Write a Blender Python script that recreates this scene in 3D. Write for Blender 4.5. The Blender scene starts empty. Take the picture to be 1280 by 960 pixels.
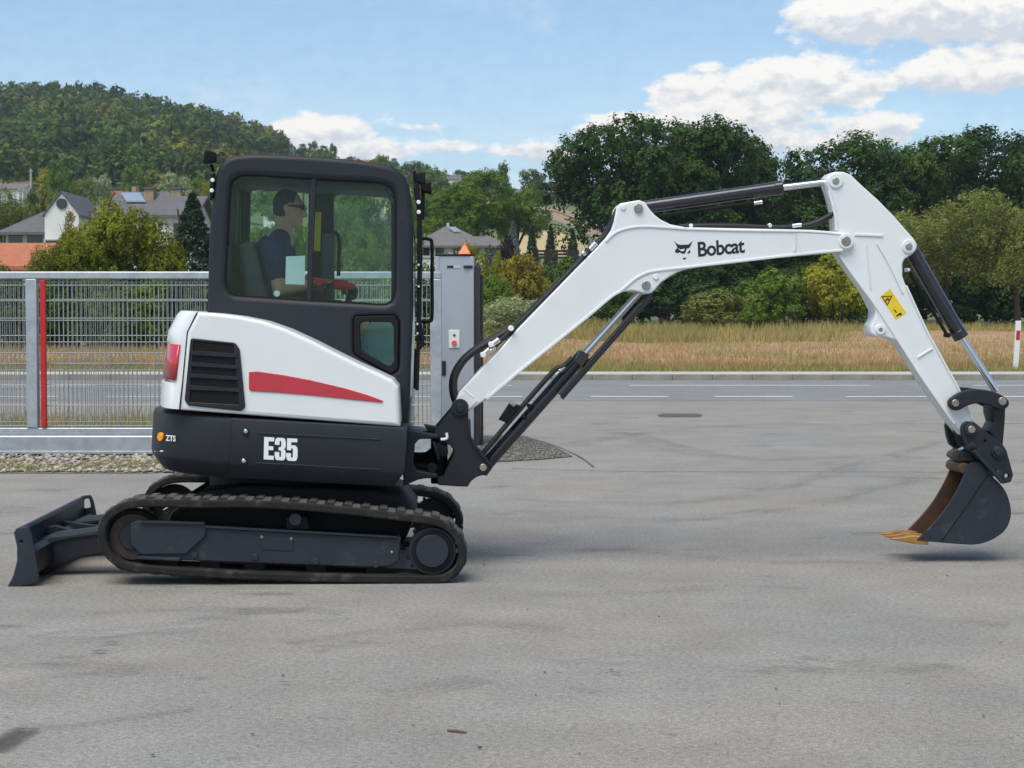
import bpy, bmesh, math, random
import numpy as np
from mathutils import Vector, Matrix
from mathutils.geometry import tessellate_polygon

# ------------------------------------------------------------------ camera
F = 2120.0                    # focal length in photo pixels (photo 1280 x 960)
CAMZ = 1.5
HORIZON = 400.0
PITCH = math.atan((480 - HORIZON) / F)
R = math.radians
scene = bpy.context.scene
cam_d = bpy.data.cameras.new('camera')
cam_d.sensor_width = 36.0
cam_d.lens = 36.0 * F / 1280.0
cam_d.clip_start = 0.1
cam_d.clip_end = 6000
cam = bpy.data.objects.new('camera', cam_d)
cam.location = (0, 0, CAMZ)
cam.rotation_euler = (math.pi / 2 - PITCH, 0, 0)
scene.collection.objects.link(cam)
scene.camera = cam

# ------------------------------------------------------------------ sky, sun, exposure
SUN_EL, SUN_AZ = R(62), R(-150)         # azimuth from +Y (into the picture) towards +X
world = bpy.data.worlds.new('World')
scene.world = world
world.use_nodes = True
world.cycles.sampling_method = 'NONE'
SKY_STRENGTH = 0.108
CLOUD = 7.0
SUN_STRENGTH = 2.75
scene.view_settings.view_transform = 'Standard'
scene.view_settings.look = 'None'
scene.view_settings.exposure = 0.42
scene.view_settings.gamma = 1.0
scene.cycles.use_denoising = True
scene.cycles.max_bounces = 5
scene.cycles.diffuse_bounces = 2
scene.cycles.glossy_bounces = 3
scene.cycles.transparent_max_bounces = 12
scene.cycles.sample_clamp_indirect = 4.0

def build_world():
    nt = world.node_tree
    nt.nodes.clear()
    N, L = nt.nodes, nt.links
    out = N.new('ShaderNodeOutputWorld')
    bg = N.new('ShaderNodeBackground')
    bg.inputs['Strength'].default_value = SKY_STRENGTH
    sky = N.new('ShaderNodeTexSky')
    sky.sky_type = 'NISHITA'
    sky.sun_disc = False
    sky.sun_elevation = SUN_EL
    sky.sun_rotation = SUN_AZ
    sky.altitude = 200
    sky.air_density = 1.0
    sky.dust_density = 0.6
    sky.ozone_density = 1.0
    tc = N.new('ShaderNodeTexCoord')
    sep = N.new('ShaderNodeSeparateXYZ')
    L.new(tc.outputs['Generated'], sep.inputs[0])

    def val(x):
        return x
    def m(op, a, b=0.0, c=None, clamp=False):
        n = N.new('ShaderNodeMath')
        n.operation = op
        n.use_clamp = clamp
        for i, x in enumerate((a, b, c)):
            if x is None:
                continue
            if isinstance(x, (int, float)):
                n.inputs[i].default_value = x
            else:
                L.new(x, n.inputs[i])
        return n.outputs[0]
    az = m('ARCTAN2', sep.outputs[0], sep.outputs[1])
    el = m('ARCSINE', sep.outputs[2])
    comb = N.new('ShaderNodeCombineXYZ')
    L.new(m('MULTIPLY', az, 1.0), comb.inputs[0])
    L.new(m('MULTIPLY', el, 1.9), comb.inputs[1])

    def noise(scale, detail, rough, off=0.0):
        n = N.new('ShaderNodeTexNoise')
        n.noise_dimensions = '2D'
        n.inputs['Scale'].default_value = scale
        n.inputs['Detail'].default_value = detail
        n.inputs['Roughness'].default_value = rough
        mp = N.new('ShaderNodeMapping')
        mp.inputs['Location'].default_value = (off, off * 0.37, off * 1.7)
        L.new(comb.outputs[0], mp.inputs[0])
        L.new(mp.outputs[0], n.inputs['Vector'])
        return n.outputs[0]
    fine = noise(34, 5, 0.56)
    finer = noise(75, 3, 0.55, 3.0)
    broad = noise(6.5, 4, 0.6, 11.0)
    # cumulus heaps: (photo px x, px y, half width, half height, weight)
    heaps = [(1130, 28, 112, 28, 1.25), (1205, 8, 80, 34, 1.1), (1050, 30, 46, 24, .95), (1265, 36, 44, 26, .9),
             (846, 112, 34, 20, 1.05), (925, 108, 46, 19, .95), (1000, 102, 56, 26, 1.2), (1060, 120, 38, 14, .8),
             (1165, 106, 60, 15, 1.0), (1250, 106, 66, 20, 1.05), (1232, 80, 64, 10, .6), (880, 84, 26, 10, .55),
             (762, 162, 54, 17, .9), (880, 155, 76, 23, 1.15), (962, 150, 46, 20, 1.05), (1098, 162, 46, 22, 1.1), (1010, 186, 80, 14, .9),
             (412, 166, 48, 24, 1.2), (368, 178, 40, 18, 1.0), (460, 194, 52, 13, .95), (530, 158, 36, 9, .66), (565, 184, 54, 12, .8), (690, 190, 60, 14, .8)]
    def vm(op, a, b=None, c=None, scale=None):
        n = N.new('ShaderNodeVectorMath')
        n.operation = op
        for i, x in enumerate((a, b, c)):
            if x is None:
                continue
            if isinstance(x, tuple):
                n.inputs[i].default_value = x
            else:
                L.new(x, n.inputs[i])
        if scale is not None:
            L.new(scale, n.inputs['Scale'])
        return n.outputs['Value'] if op == 'DOT_PRODUCT' else n.outputs[0]
    ae = N.new('ShaderNodeCombineXYZ')
    L.new(az, ae.inputs[0]); L.new(el, ae.inputs[1])
    tot = None
    vsum = None
    for (px, py, hw, hh, w) in heaps:
        a = math.atan((px - 640) / F)
        e = math.atan((480 - py) / F) - PITCH
        v = vm('MULTIPLY_ADD', ae.outputs[0], (F / hw, F / hh, 0), (-a * F / hw, -e * F / hh, 0))
        g = m('EXPONENT', m('MULTIPLY_ADD', vm('DOT_PRODUCT', v, v), -.8, math.log(w)))
        tot = g if tot is None else m('ADD', tot, g)
        gl = vm('SCALE', v, scale=g)
        vsum = gl if vsum is None else vm('ADD', vsum, gl)
    sy = N.new('ShaderNodeSeparateXYZ')
    L.new(vsum, sy.inputs[0])
    lift = sy.outputs[1]
    dens = m('ADD', m('MULTIPLY', tot, 1.05), m('MULTIPLY', m('SUBTRACT', fine, 0.5), 1.15))
    dens = m('ADD', dens, m('MULTIPLY', m('SUBTRACT', finer, 0.5), 0.75))
    mr = N.new('ShaderNodeMapRange')
    mr.interpolation_type = 'SMOOTHSTEP'
    mr.inputs['From Min'].default_value = 0.34
    mr.inputs['From Max'].default_value = 0.84
    L.new(dens, mr.inputs['Value'])
    heap = mr.outputs[0]
    # thin broken veil over the whole sky
    veil = N.new('ShaderNodeMapRange')
    veil.interpolation_type = 'SMOOTHSTEP'
    veil.inputs['From Min'].default_value = 0.42
    veil.inputs['From Max'].default_value = 0.80
    L.new(broad, veil.inputs['Value'])
    veilf = m('MULTIPLY', veil.outputs[0], 0.34)
    # heaps of the same kind elsewhere in the sky
    away = N.new('ShaderNodeMapRange')
    away.interpolation_type = 'SMOOTHSTEP'
    away.inputs['From Min'].default_value = 0.56
    away.inputs['From Max'].default_value = 0.66
    L.new(noise(5.0, 5, 0.58, 27.0), away.inputs['Value'])
    outside = N.new('ShaderNodeMapRange')
    outside.interpolation_type = 'SMOOTHSTEP'
    outside.inputs['From Min'].default_value = 0.38
    outside.inputs['From Max'].default_value = 0.5
    L.new(m('SQRT', m('ADD', m('MULTIPLY', az, az), m('MULTIPLY', el, el))), outside.inputs['Value'])
    heap = m('MAXIMUM', heap, m('MULTIPLY', away.outputs[0], outside.outputs[0]))
    # whiter air low over the horizon, all the way round
    low = m('MULTIPLY', m('EXPONENT', m('MULTIPLY', m('ABSOLUTE', el), -11.0)), .62)
    cover = m('MAXIMUM', heap, m('MAXIMUM', veilf, low))
    # lit tops, greyer bellies
    belly = N.new('ShaderNodeMapRange')
    belly.inputs['From Min'].default_value = -0.55
    belly.inputs['From Max'].default_value = 0.25
    L.new(m('ADD', m('DIVIDE', lift, m('ADD', tot, 0.15)), m('MULTIPLY', m('SUBTRACT', finer, 0.5), 2.2)), belly.inputs['Value'])
    cc = N.new('ShaderNodeMix')
    cc.data_type = 'RGBA'
    cc.inputs[6].default_value = (CLOUD * .68, CLOUD * .73, CLOUD * .80, 1)
    cc.inputs[7].default_value = (CLOUD * 1.04, CLOUD * 1.02, CLOUD * .98, 1)
    L.new(belly.outputs[0], cc.inputs[0])
    mix = N.new('ShaderNodeMix')
    mix.data_type = 'RGBA'
    L.new(cover, mix.inputs[0])
    tint = N.new('ShaderNodeMix')
    tint.data_type = 'RGBA'
    tint.blend_type = 'MULTIPLY'
    tint.inputs[0].default_value = 1.0
    tint.inputs[7].default_value = (.86, 1.0, 1.08, 1)
    L.new(sky.outputs[0], tint.inputs[6])
    L.new(tint.outputs[2], mix.inputs[6])
    L.new(cc.outputs[2], mix.inputs[7])
    L.new(mix.outputs[2], bg.inputs[0])
    L.new(bg.outputs[0], out.inputs[0])
build_world()

sun_d = bpy.data.lights.new('sun', 'SUN')
sun_d.energy = SUN_STRENGTH
sun_d.angle = R(48)
sun_d.color = (1.0, 0.93, 0.82)
sun = bpy.data.objects.new('sun', sun_d)
sdir = Vector((math.sin(SUN_AZ) * math.cos(SUN_EL), math.cos(SUN_AZ) * math.cos(SUN_EL), math.sin(SUN_EL)))
sun.rotation_euler = sdir.to_track_quat('Z', 'Y').to_euler()
sun.location = (0, 20, 40)
scene.collection.objects.link(sun)

COL = scene.collection
# ------------------------------------------------------------------ photo rays
CAM = Vector((0, 0, CAMZ))
def ray(px, py):
    u, v = (px - 640) / F, (480 - py) / F
    cp, sp = math.cos(PITCH), math.sin(PITCH)
    return Vector((u, cp + v * sp, -sp + v * cp))
def G(px, py, z=0.0):            # point on the level ground
    d = ray(px, py)
    t = (z - CAMZ) / d.z
    return CAM + d * t
def D(px, py, Y):                # point at distance Y
    d = ray(px, py)
    return CAM + d * (Y / d.y)
def zat(py, Y):
    return D(640, py, Y).z
def xat(px, Y):
    return (px - 640) / F * Y

# ------------------------------------------------------------------ object helpers
def link(o, parent=None):
    COL.objects.link(o)
    if parent is not None:
        o.parent = parent
    return o
def tag(o, label=None, cat=None, group=None, kind=None):
    if label: o['label'] = label
    if cat: o['category'] = cat
    if group: o['group'] = group
    if kind: o['kind'] = kind
    return o
def empty(name, loc=(0, 0, 0), rz=0.0):
    o = bpy.data.objects.new(name, None)
    o.location = loc
    o.rotation_euler = (0, 0, rz)
    o.empty_display_size = 0.2
    COL.objects.link(o)
    return o
def finish(me, mat=None, smooth=35):
    if mat is not None:
        me.materials.append(mat)
    if smooth:
        me.polygons.foreach_set('use_smooth', [True] * len(me.polygons))
        me.set_sharp_from_angle(angle=R(smooth))
    me.update()
    return me
def obj(name, me, parent=None):
    return link(bpy.data.objects.new(name, me), parent)
def mesh_obj(name, verts, faces, mat=None, parent=None, smooth=35):
    me = bpy.data.meshes.new(name)
    me.from_pydata([tuple(v) for v in verts], [], faces)
    me.validate()
    finish(me, mat, smooth)
    return obj(name, me, parent)
def bm_obj(name, bm, mat=None, parent=None, smooth=35):
    me = bpy.data.meshes.new(name)
    bm.normal_update()
    bm.to_mesh(me)
    bm.free()
    finish(me, mat, smooth)
    return obj(name, me, parent)
def bevel(o, w, seg=2):
    md = o.modifiers.new('bevel', 'BEVEL')
    md.width = w
    md.segments = seg
    md.limit_method = 'ANGLE'
    md.angle_limit = R(35)
    md.harden_normals = False
    return o
def np_mesh(name, V, Q):
    """V (n,3), Q (m,4) numpy -> mesh, fast"""
    me = bpy.data.meshes.new(name)
    k = Q.shape[1]
    me.vertices.add(len(V))
    me.vertices.foreach_set('co', V.astype(np.float32).ravel())
    me.loops.add(Q.size)
    me.loops.foreach_set('vertex_index', Q.astype(np.int32).ravel())
    me.polygons.add(len(Q))
    me.polygons.foreach_set('loop_start', np.arange(0, Q.size, k, dtype=np.int32))
    me.polygons.foreach_set('loop_total', np.full(len(Q), k, dtype=np.int32))
    me.update(calc_edges=True)
    return me
def add_box(bm, x0, x1, y0, y1, z0, z1):
    v = [bm.verts.new(p) for p in ((x0, y0, z0), (x1, y0, z0), (x1, y1, z0), (x0, y1, z0), (x0, y0, z1), (x1, y0, z1), (x1, y1, z1), (x0, y1, z1))]
    for f in ((0, 3, 2, 1), (4, 5, 6, 7), (0, 1, 5, 4), (1, 2, 6, 5), (2, 3, 7, 6), (3, 0, 4, 7)):
        bm.faces.new([v[i] for i in f])
def box(name, x0, x1, y0, y1, z0, z1, mat, parent=None, bev=0.0):
    bm = bmesh.new()
    add_box(bm, x0, x1, y0, y1, z0, z1)
    o = bm_obj(name, bm, mat, parent, 30)
    if bev:
        bevel(o, bev)
    return o
def fillet(pts, r=0.0, seg=6):
    """round the corners of a closed px outline; a point may carry its own radius"""
    n = len(pts)
    out = []
    for i in range(n):
        p = Vector(pts[i][:2])
        rad = pts[i][2] if len(pts[i]) > 2 else r
        if rad <= 0:
            out.append((p.x, p.y))
            continue
        a, b = Vector(pts[i - 1][:2]), Vector(pts[(i + 1) % n][:2])
        da, db = (a - p), (b - p)
        la, lb = da.length, db.length
        da.normalize(); db.normalize()
        ang = da.angle(db, math.pi)
        if ang > R(178):
            out.append((p.x, p.y))
            continue
        t = min(rad / math.tan(ang / 2), la * .48, lb * .48)
        q0, q1 = p + da * t, p + db * t
        for k in range(seg + 1):
            s = k / seg
            q = q0 * (1 - s) ** 2 + p * 2 * s * (1 - s) + q1 * s * s
            out.append((q.x, q.y))
    return out
def crom(pts, n=6, closed=False):
    """Catmull-Rom through points of any dimension"""
    P = [Vector(p) for p in pts]
    out = []
    m_ = len(P)
    rng = range(m_ if closed else m_ - 1)
    for i in rng:
        p1, p2 = P[i], P[(i + 1) % m_]
        p0 = P[i - 1] if (closed or i > 0) else p1
        p3 = P[(i + 2) % m_] if (closed or i + 2 < m_) else p2
        for k in range(n):
            t = k / n
            out.append(0.5 * ((2 * p1) + (p2 - p0) * t + (2 * p0 - 5 * p1 + 4 * p2 - p3) * t * t + (3 * p1 - p0 - 3 * p2 + p3) * t ** 3))
    if not closed:
        out.append(P[-1])
    return out
def sheet_mesh(loops, half, bev, res=1):
    """flat outline(s) with holes in the xy plane -> bevelled slab mesh around z = 0"""
    cu = bpy.data.curves.new('outline', 'CURVE')
    cu.dimensions = '2D'
    cu.fill_mode = 'BOTH'
    bev = min(bev, half * .95)
    cu.extrude = max(half - bev, 0)
    cu.bevel_depth = bev
    cu.bevel_resolution = res
    cu.offset = -bev
    for lp in loops:
        sp = cu.splines.new('POLY')
        sp.points.add(len(lp) - 1)
        sp.points.foreach_set('co', [c for p in lp for c in (p[0], p[1], 0.0, 1.0)])
        sp.use_cyclic_u = True
    o = bpy.data.objects.new('outline', cu)
    me = bpy.data.meshes.new_from_object(o)
    bpy.data.objects.remove(o)
    bpy.data.curves.remove(cu)
    me.materials.clear()
    return me
def sweep(bm, pts, rad, segs=10, caps=True):
    """tube through 3-D points; rad is a number or a list"""
    P = [Vector(p) for p in pts]
    n = len(P)
    rr = [rad] * n if isinstance(rad, (int, float)) else rad
    up = None
    rings = []
    for i in range(n):
        t = (P[min(i + 1, n - 1)] - P[max(i - 1, 0)])
        if t.length < 1e-9:
            t = Vector((0, 0, 1))
        t.normalize()
        if up is None:
            up = Vector((0, 0, 1)) if abs(t.z) < .9 else Vector((1, 0, 0))
        x = up - t * up.dot(t)
        if x.length < 1e-6:
            x = t.orthogonal()
        x.normalize()
        up = x
        y = t.cross(x)
        rings.append([bm.verts.new(P[i] + (x * math.cos(2 * math.pi * k / segs) + y * math.sin(2 * math.pi * k / segs)) * rr[i]) for k in range(segs)])
    for a, b in zip(rings[:-1], rings[1:]):
        for k in range(segs):
            bm.faces.new((a[k], a[(k + 1) % segs], b[(k + 1) % segs], b[k]))
    if caps:
        bm.faces.new(rings[0][::-1])
        bm.faces.new(rings[-1])
def tube(name, pts, rad, mat, parent=None, segs=10, smooth=50):
    bm = bmesh.new()
    sweep(bm, pts, rad, segs)
    return bm_obj(name, bm, mat, parent, smooth)

# ------------------------------------------------------------------ materials
def material(name, col, rough=0.6, metal=0.0, var=0.0, dirt=None, vscale=8.0, bump=0.0, bscale=60.0, col2=None, coat=0.0, spec=None, detail=5.0, obj_rand=0.0):
    """principled material; colour drifts between col and col2 with noise, fine relief from a second noise"""
    mt = bpy.data.materials.new(name)
    mt.use_nodes = True
    nt = mt.node_tree
    N, L = nt.nodes, nt.links
    b = N['Principled BSDF']
    b.inputs['Base Color'].default_value = (*col, 1)
    b.inputs['Roughness'].default_value = rough
    b.inputs['Metallic'].default_value = metal
    if coat:
        b.inputs['Coat Weight'].default_value = coat
        b.inputs['Coat Roughness'].default_value = 0.15
    if spec is not None:
        b.inputs['Specular IOR Level'].default_value = spec
    tc = N.new('ShaderNodeTexCoord')
    last = None
    if var or col2:
        nz = N.new('ShaderNodeTexNoise')
        nz.inputs['Scale'].default_value = vscale
        nz.inputs['Detail'].default_value = detail
        nz.inputs['Roughness'].default_value = .62
        L.new(tc.outputs['Object'], nz.inputs['Vector'])
        mr = N.new('ShaderNodeMapRange')
        mr.inputs['From Min'].default_value = .32
        mr.inputs['From Max'].default_value = .68
        L.new(nz.outputs[0], mr.inputs['Value'])
        mx = N.new('ShaderNodeMix')
        mx.data_type = 'RGBA'
        c2 = col2 if col2 else tuple(c * (1 + var) for c in col)
        c1 = col if col2 else tuple(c * (1 - var) for c in col)
        mx.inputs[6].default_value = (*c1, 1)
        mx.inputs[7].default_value = (*c2, 1)
        L.new(mr.outputs[0], mx.inputs[0])
        last = mx.outputs[2]
        L.new(last, b.inputs['Base Color'])
        rr = N.new('ShaderNodeMapRange')
        rr.inputs['To Min'].default_value = max(0, rough - .08)
        rr.inputs['To Max'].default_value = min(1, rough + .1)
        L.new(nz.outputs[0], rr.inputs['Value'])
        L.new(rr.outputs[0], b.inputs['Roughness'])
    if dirt and last is not None:
        # dried dust and scuffs: (colour, low, high, scale)
        dn = N.new('ShaderNodeTexNoise')
        dn.inputs['Scale'].default_value = dirt[3]
        dn.inputs['Detail'].default_value = 9
        dn.inputs['Roughness'].default_value = .7
        L.new(tc.outputs['Object'], dn.inputs['Vector'])
        dr = N.new('ShaderNodeMapRange')
        dr.interpolation_type = 'SMOOTHSTEP'
        dr.inputs['From Min'].default_value = dirt[1]
        dr.inputs['From Max'].default_value = dirt[2]
        dr.inputs['To Max'].default_value = dirt[4] if len(dirt) > 4 else .8
        L.new(dn.outputs[0], dr.inputs['Value'])
        dm = N.new('ShaderNodeMix')
        dm.data_type = 'RGBA'
        dm.inputs[7].default_value = (*dirt[0], 1)
        L.new(dr.outputs[0], dm.inputs[0])
        L.new(last, dm.inputs[6])
        last = dm.outputs[2]
        L.new(last, b.inputs['Base Color'])
    if obj_rand and last is not None:
        oi = N.new('ShaderNodeObjectInfo')
        hs = N.new('ShaderNodeHueSaturation')
        mr2 = N.new('ShaderNodeMapRange')
        mr2.inputs['To Min'].default_value = 1 - obj_rand
        mr2.inputs['To Max'].default_value = 1 + obj_rand
        L.new(oi.outputs['Random'], mr2.inputs['Value'])
        L.new(mr2.outputs[0], hs.inputs['Value'])
        L.new(last, hs.inputs['Color'])
        L.new(hs.outputs[0], b.inputs['Base Color'])
    if bump:
        n2 = N.new('ShaderNodeTexNoise')
        n2.inputs['Scale'].default_value = bscale
        n2.inputs['Detail'].default_value = 4
        L.new(tc.outputs['Object'], n2.inputs['Vector'])
        bp = N.new('ShaderNodeBump')
        bp.inputs['Strength'].default_value = bump
        bp.inputs['Distance'].default_value = 0.01
        L.new(n2.outputs[0], bp.inputs['Height'])
        L.new(bp.outputs[0], b.inputs['Normal'])
    return mt
def glass(name, tint, ior=1.5, rough=0.0):
    mt = bpy.data.materials.new(name)
    mt.use_nodes = True
    nt = mt.node_tree
    N, L = nt.nodes, nt.links
    N.clear()
    out = N.new('ShaderNodeOutputMaterial')
    tr = N.new('ShaderNodeBsdfTransparent')
    tr.inputs[0].default_value = (*tint, 1)
    gl = N.new('ShaderNodeBsdfGlossy')
    gl.inputs['Roughness'].default_value = rough
    gl.inputs[0].default_value = (.95, 1, .98, 1)
    fr = N.new('ShaderNodeFresnel')
    fr.inputs['IOR'].default_value = ior
    mx = N.new('ShaderNodeMixShader')
    L.new(fr.outputs[0], mx.inputs[0])
    L.new(tr.outputs[0], mx.inputs[1])
    L.new(gl.outputs[0], mx.inputs[2])
    L.new(mx.outputs[0], out.inputs[0])
    return mt
def leaf_material(name, dark, light, scale=.35, transl=.3, attr=False):
    mt = bpy.data.materials.new(name)
    mt.use_nodes = True
    nt = mt.node_tree
    N, L = nt.nodes, nt.links
    N.clear()
    out = N.new('ShaderNodeOutputMaterial')
    tc = N.new('ShaderNodeTexCoord')
    geo = N.new('ShaderNodeNewGeometry')
    n1 = N.new('ShaderNodeTexNoise')
    n1.inputs['Scale'].default_value = scale
    n1.inputs['Detail'].default_value = 3
    L.new(geo.outputs['Position'], n1.inputs['Vector'])
    n2 = N.new('ShaderNodeTexNoise')
    n2.inputs['Scale'].default_value = scale * 9
    n2.inputs['Detail'].default_value = 2
    L.new(geo.outputs['Position'], n2.inputs['Vector'])
    ad = N.new('ShaderNodeMath'); ad.operation = 'MULTIPLY_ADD'
    ad.inputs[1].default_value = .6
    L.new(n2.outputs[0], ad.inputs[0]); L.new(n1.outputs[0], ad.inputs[2])
    mr = N.new('ShaderNodeMapRange')
    mr.inputs['From Min'].default_value = .55
    mr.inputs['From Max'].default_value = 1.05
    L.new(ad.outputs[0], mr.inputs['Value'])
    mx = N.new('ShaderNodeMix'); mx.data_type = 'RGBA'
    mx.inputs[6].default_value = (*dark, 1)
    mx.inputs[7].default_value = (*light, 1)
    L.new(mr.outputs[0], mx.inputs[0])
    c = mx.outputs[2]
    if attr:
        at = N.new('ShaderNodeAttribute')
        at.attribute_name = 'tint'
        mm = N.new('ShaderNodeMix'); mm.data_type = 'RGBA'; mm.blend_type = 'MULTIPLY'
        mm.inputs[0].default_value = 1
        L.new(c, mm.inputs[6]); L.new(at.outputs['Color'], mm.inputs[7])
        c = mm.outputs[2]
    df = N.new('ShaderNodeBsdfPrincipled')
    df.inputs['Roughness'].default_value = .6
    df.inputs['Specular IOR Level'].default_value = .1
    L.new(c, df.inputs['Base Color'])
    tl = N.new('ShaderNodeBsdfTranslucent')
    L.new(c, tl.inputs[0])
    ms = N.new('ShaderNodeMixShader')
    ms.inputs[0].default_value = transl
    L.new(df.outputs[0], ms.inputs[1]); L.new(tl.outputs[0], ms.inputs[2])
    L.new(ms.outputs[0], out.inputs[0])
    return mt
# ------------------------------------------------------------------ ground materials
def asphalt(name, base, stain=.35, warm=(1.0, .99, .95), streak=True, scale=1.0):
    mt = bpy.data.materials.new(name)
    mt.use_nodes = True
    nt = mt.node_tree
    N, L = nt.nodes, nt.links
    b = N['Principled BSDF']
    b.inputs['Roughness'].default_value = .88
    b.inputs['Specular IOR Level'].default_value = .3
    geo = N.new('ShaderNodeNewGeometry')
    def noise(sc, det, stretch=(1, 1, 1), rough=.6, off=0):
        mp = N.new('ShaderNodeMapping')
        mp.inputs['Scale'].default_value = stretch
        mp.inputs['Location'].default_value = (off, off * 2.3, 0)
        mp.inputs['Rotation'].default_value = (0, 0, off * .05)
        L.new(geo.outputs['Position'], mp.inputs[0])
        n = N.new('ShaderNodeTexNoise')
        n.inputs['Scale'].default_value = sc * scale
        n.inputs['Detail'].default_value = det
        n.inputs['Roughness'].default_value = rough
        L.new(mp.outputs[0], n.inputs['Vector'])
        return n.outputs[0]
    def rng(x, a, b_, lo, hi, smooth=True):
        r = N.new('ShaderNodeMapRange')
        if smooth:
            r.interpolation_type = 'SMOOTHSTEP'
        r.inputs['From Min'].default_value = a
        r.inputs['From Max'].default_value = b_
        r.inputs['To Min'].default_value = lo
        r.inputs['To Max'].default_value = hi
        L.new(x, r.inputs['Value'])
        return r.outputs[0]
    def mul(a, c):
        n = N.new('ShaderNodeMath'); n.operation = 'MULTIPLY'
        L.new(a, n.inputs[0]); L.new(c, n.inputs[1])
        return n.outputs[0]
    v = rng(noise(.45, 5), .3, .7, .91, 1.07, False)                 # broad patches
    v = mul(v, rng(noise(2.2, 6, (.8, .8, 1), .65, 4), .35, .7, .88, 1.07, False))
    v = mul(v, rng(noise(160, 2, off=2), .25, .75, .50, 1.50, False))  # aggregate grain
    v = mul(v, rng(noise(40, 4, rough=.8, off=5), .3, .7, .62, 1.38, False))
    if streak:
        v = mul(v, rng(noise(1.4, 7, (.6, 1.1, 1), .66, 9), .57, .72, 1.0, 1 - stain))   # tyre and oil smears
        v = mul(v, rng(noise(7.0, 4, (.7, 1.3, 1), .6, 17), .66, .74, 1.0, .66))           # small dark spots
        v = mul(v, rng(noise(2.0, 6, (1, .8, 1), .7, 31), .64, .76, 1.0, 1.18))            # pale dusty wear
    vor = N.new('ShaderNodeTexVoronoi')
    vor.inputs['Scale'].default_value = 4.2
    L.new(geo.outputs['Position'], vor.inputs['Vector'])
    spk = rng(vor.outputs['Distance'], .012, .03, 1.55, 1.0)
    v = mul(v, spk)
    hue = N.new('ShaderNodeMix'); hue.data_type = 'RGBA'
    hue.inputs[6].default_value = (base * warm[0], base * warm[1], base * warm[2], 1)
    hue.inputs[7].default_value = (base * 1.03, base * 1.0, base * .93, 1)
    L.new(rng(noise(.6, 4, off=41), .35, .65, 0, 1), hue.inputs[0])
    mm = N.new('ShaderNodeMix'); mm.data_type = 'RGBA'; mm.blend_type = 'MULTIPLY'
    mm.inputs[0].default_value = 1
    L.new(hue.outputs[2], mm.inputs[6])
    cb = N.new('ShaderNodeCombineColor')
    for i in range(3):
        L.new(v, cb.inputs[i])
    L.new(cb.outputs[0], mm.inputs[7])
    L.new(mm.outputs[2], b.inputs['Base Color'])
    bp = N.new('ShaderNodeBump')
    bp.inputs['Strength'].default_value = .35
    bp.inputs['Distance'].default_value = .006
    L.new(noise(130, 3, off=7), bp.inputs['Height'])
    L.new(bp.outputs[0], b.inputs['Normal'])
    return mt
M_yard = asphalt('yard_asphalt', .250, .40, (1.08, 1.01, .88))
M_road = asphalt('road_asphalt', .225, .2, (.96, .99, 1.0))
M_patch = asphalt('old_asphalt', .10, .3, (1, .98, .94))
M_paint = material('road_paint', (.80, .80, .78), .7, var=.18, vscale=6)
M_concrete = material('concrete', (.46, .44, .39), .9, var=.16, vscale=3, bump=.3)
M_kerb = material('kerb_concrete', (.25, .235, .20), .9, var=.2, vscale=2.5, bump=.3)
M_seam = material('bitumen_seam', (.085, .085, .085), .8, var=.3, vscale=4)
M_soil = material('soil_grass', (.10, .11, .045), .95, col2=(.21, .17, .085), vscale=.9, bump=.5, bscale=6)
M_field = material('stubble', (.31, .19, .095), .95, col2=(.42, .28, .15), vscale=.35, bump=.8, bscale=5, detail=9)
M_rough = material('rough_grass', (.10, .115, .04), .95, col2=(.22, .185, .075), vscale=.25, bump=.8, bscale=3, detail=8)
M_meadow = material('meadow', (.085, .115, .035), .95, col2=(.17, .18, .06), vscale=.06, detail=8)
M_straw = material('straw_field', (.42, .33, .15), .95, col2=(.50, .40, .20), vscale=.05, detail=8)
M_straw_brown = material('ploughed_field', (.27, .20, .12), .95, col2=(.34, .26, .15), vscale=.05, detail=8)

# ------------------------------------------------------------------ the lie of the land
Y_ROAD0, Y_ROAD1, Y_PAVE, Y_FIELD, Y_LAND = 31.4, 42.2, 44.6, 47.2, 121.0
KERB = .15
_Y = [0, 47, 90, 125, 150, 200, 300, 450, 650, 900, 1500, 2500]
def _prof(col):
    ridge_c = [-900, -300, 0, 60, 150, 230, 290, 345, 450, 520, 600, 700, 800, 1000, 1280, 2000]
    ridge_y = [190, 150, 132, 133, 140, 158, 172, 190, 207, 220, 232, 242, 252, 275, 292, 310]
    ry = np.interp(col, ridge_c, ridge_y)
    zr = CAMZ + (400 - ry) * 650 / F
    left = [0.15, .15, .9, 2.4, 4.0, 7.5, 20, 44, zr, zr - 4, zr - 14, zr - 30]
    midd = [0.15, .15, .8, 1.8, 4.0, 8.0, 16, 31, zr, zr - 3, zr - 12, zr - 28]
    righ = [0.15, .15, .5, .95, 1.3, 3.0, 9, 21, zr, zr - 3, zr - 12, zr - 28]
    wl = np.clip((400 - col) / 160, 0, 1)
    wr = np.clip((col - 700) / 90, 0, 1)
    return [l * wl * (1 - wr) + r_ * wr + m_ * (1 - wl) * (1 - wr) for l, m_, r_ in zip(left, midd, righ)]
_cols = np.arange(-2600, 3900, 20)
_tab = np.array([_prof(c) for c in _cols])
def terr(X, Y):
    col = 640 + F * X / max(Y, 1)
    ci = (min(max(col, -2590), 3870) + 2600) / 20
    i = int(ci); f = ci - i
    row = _tab[i] * (1 - f) + _tab[i + 1] * f
    z = float(np.interp(Y, _Y, row))
    if Y > 60:
        z += .25 * min((Y - 60) / 60, 1) * math.sin(X * .11 + Y * .05) * math.cos(Y * .07 - X * .03)
    return z

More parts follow.
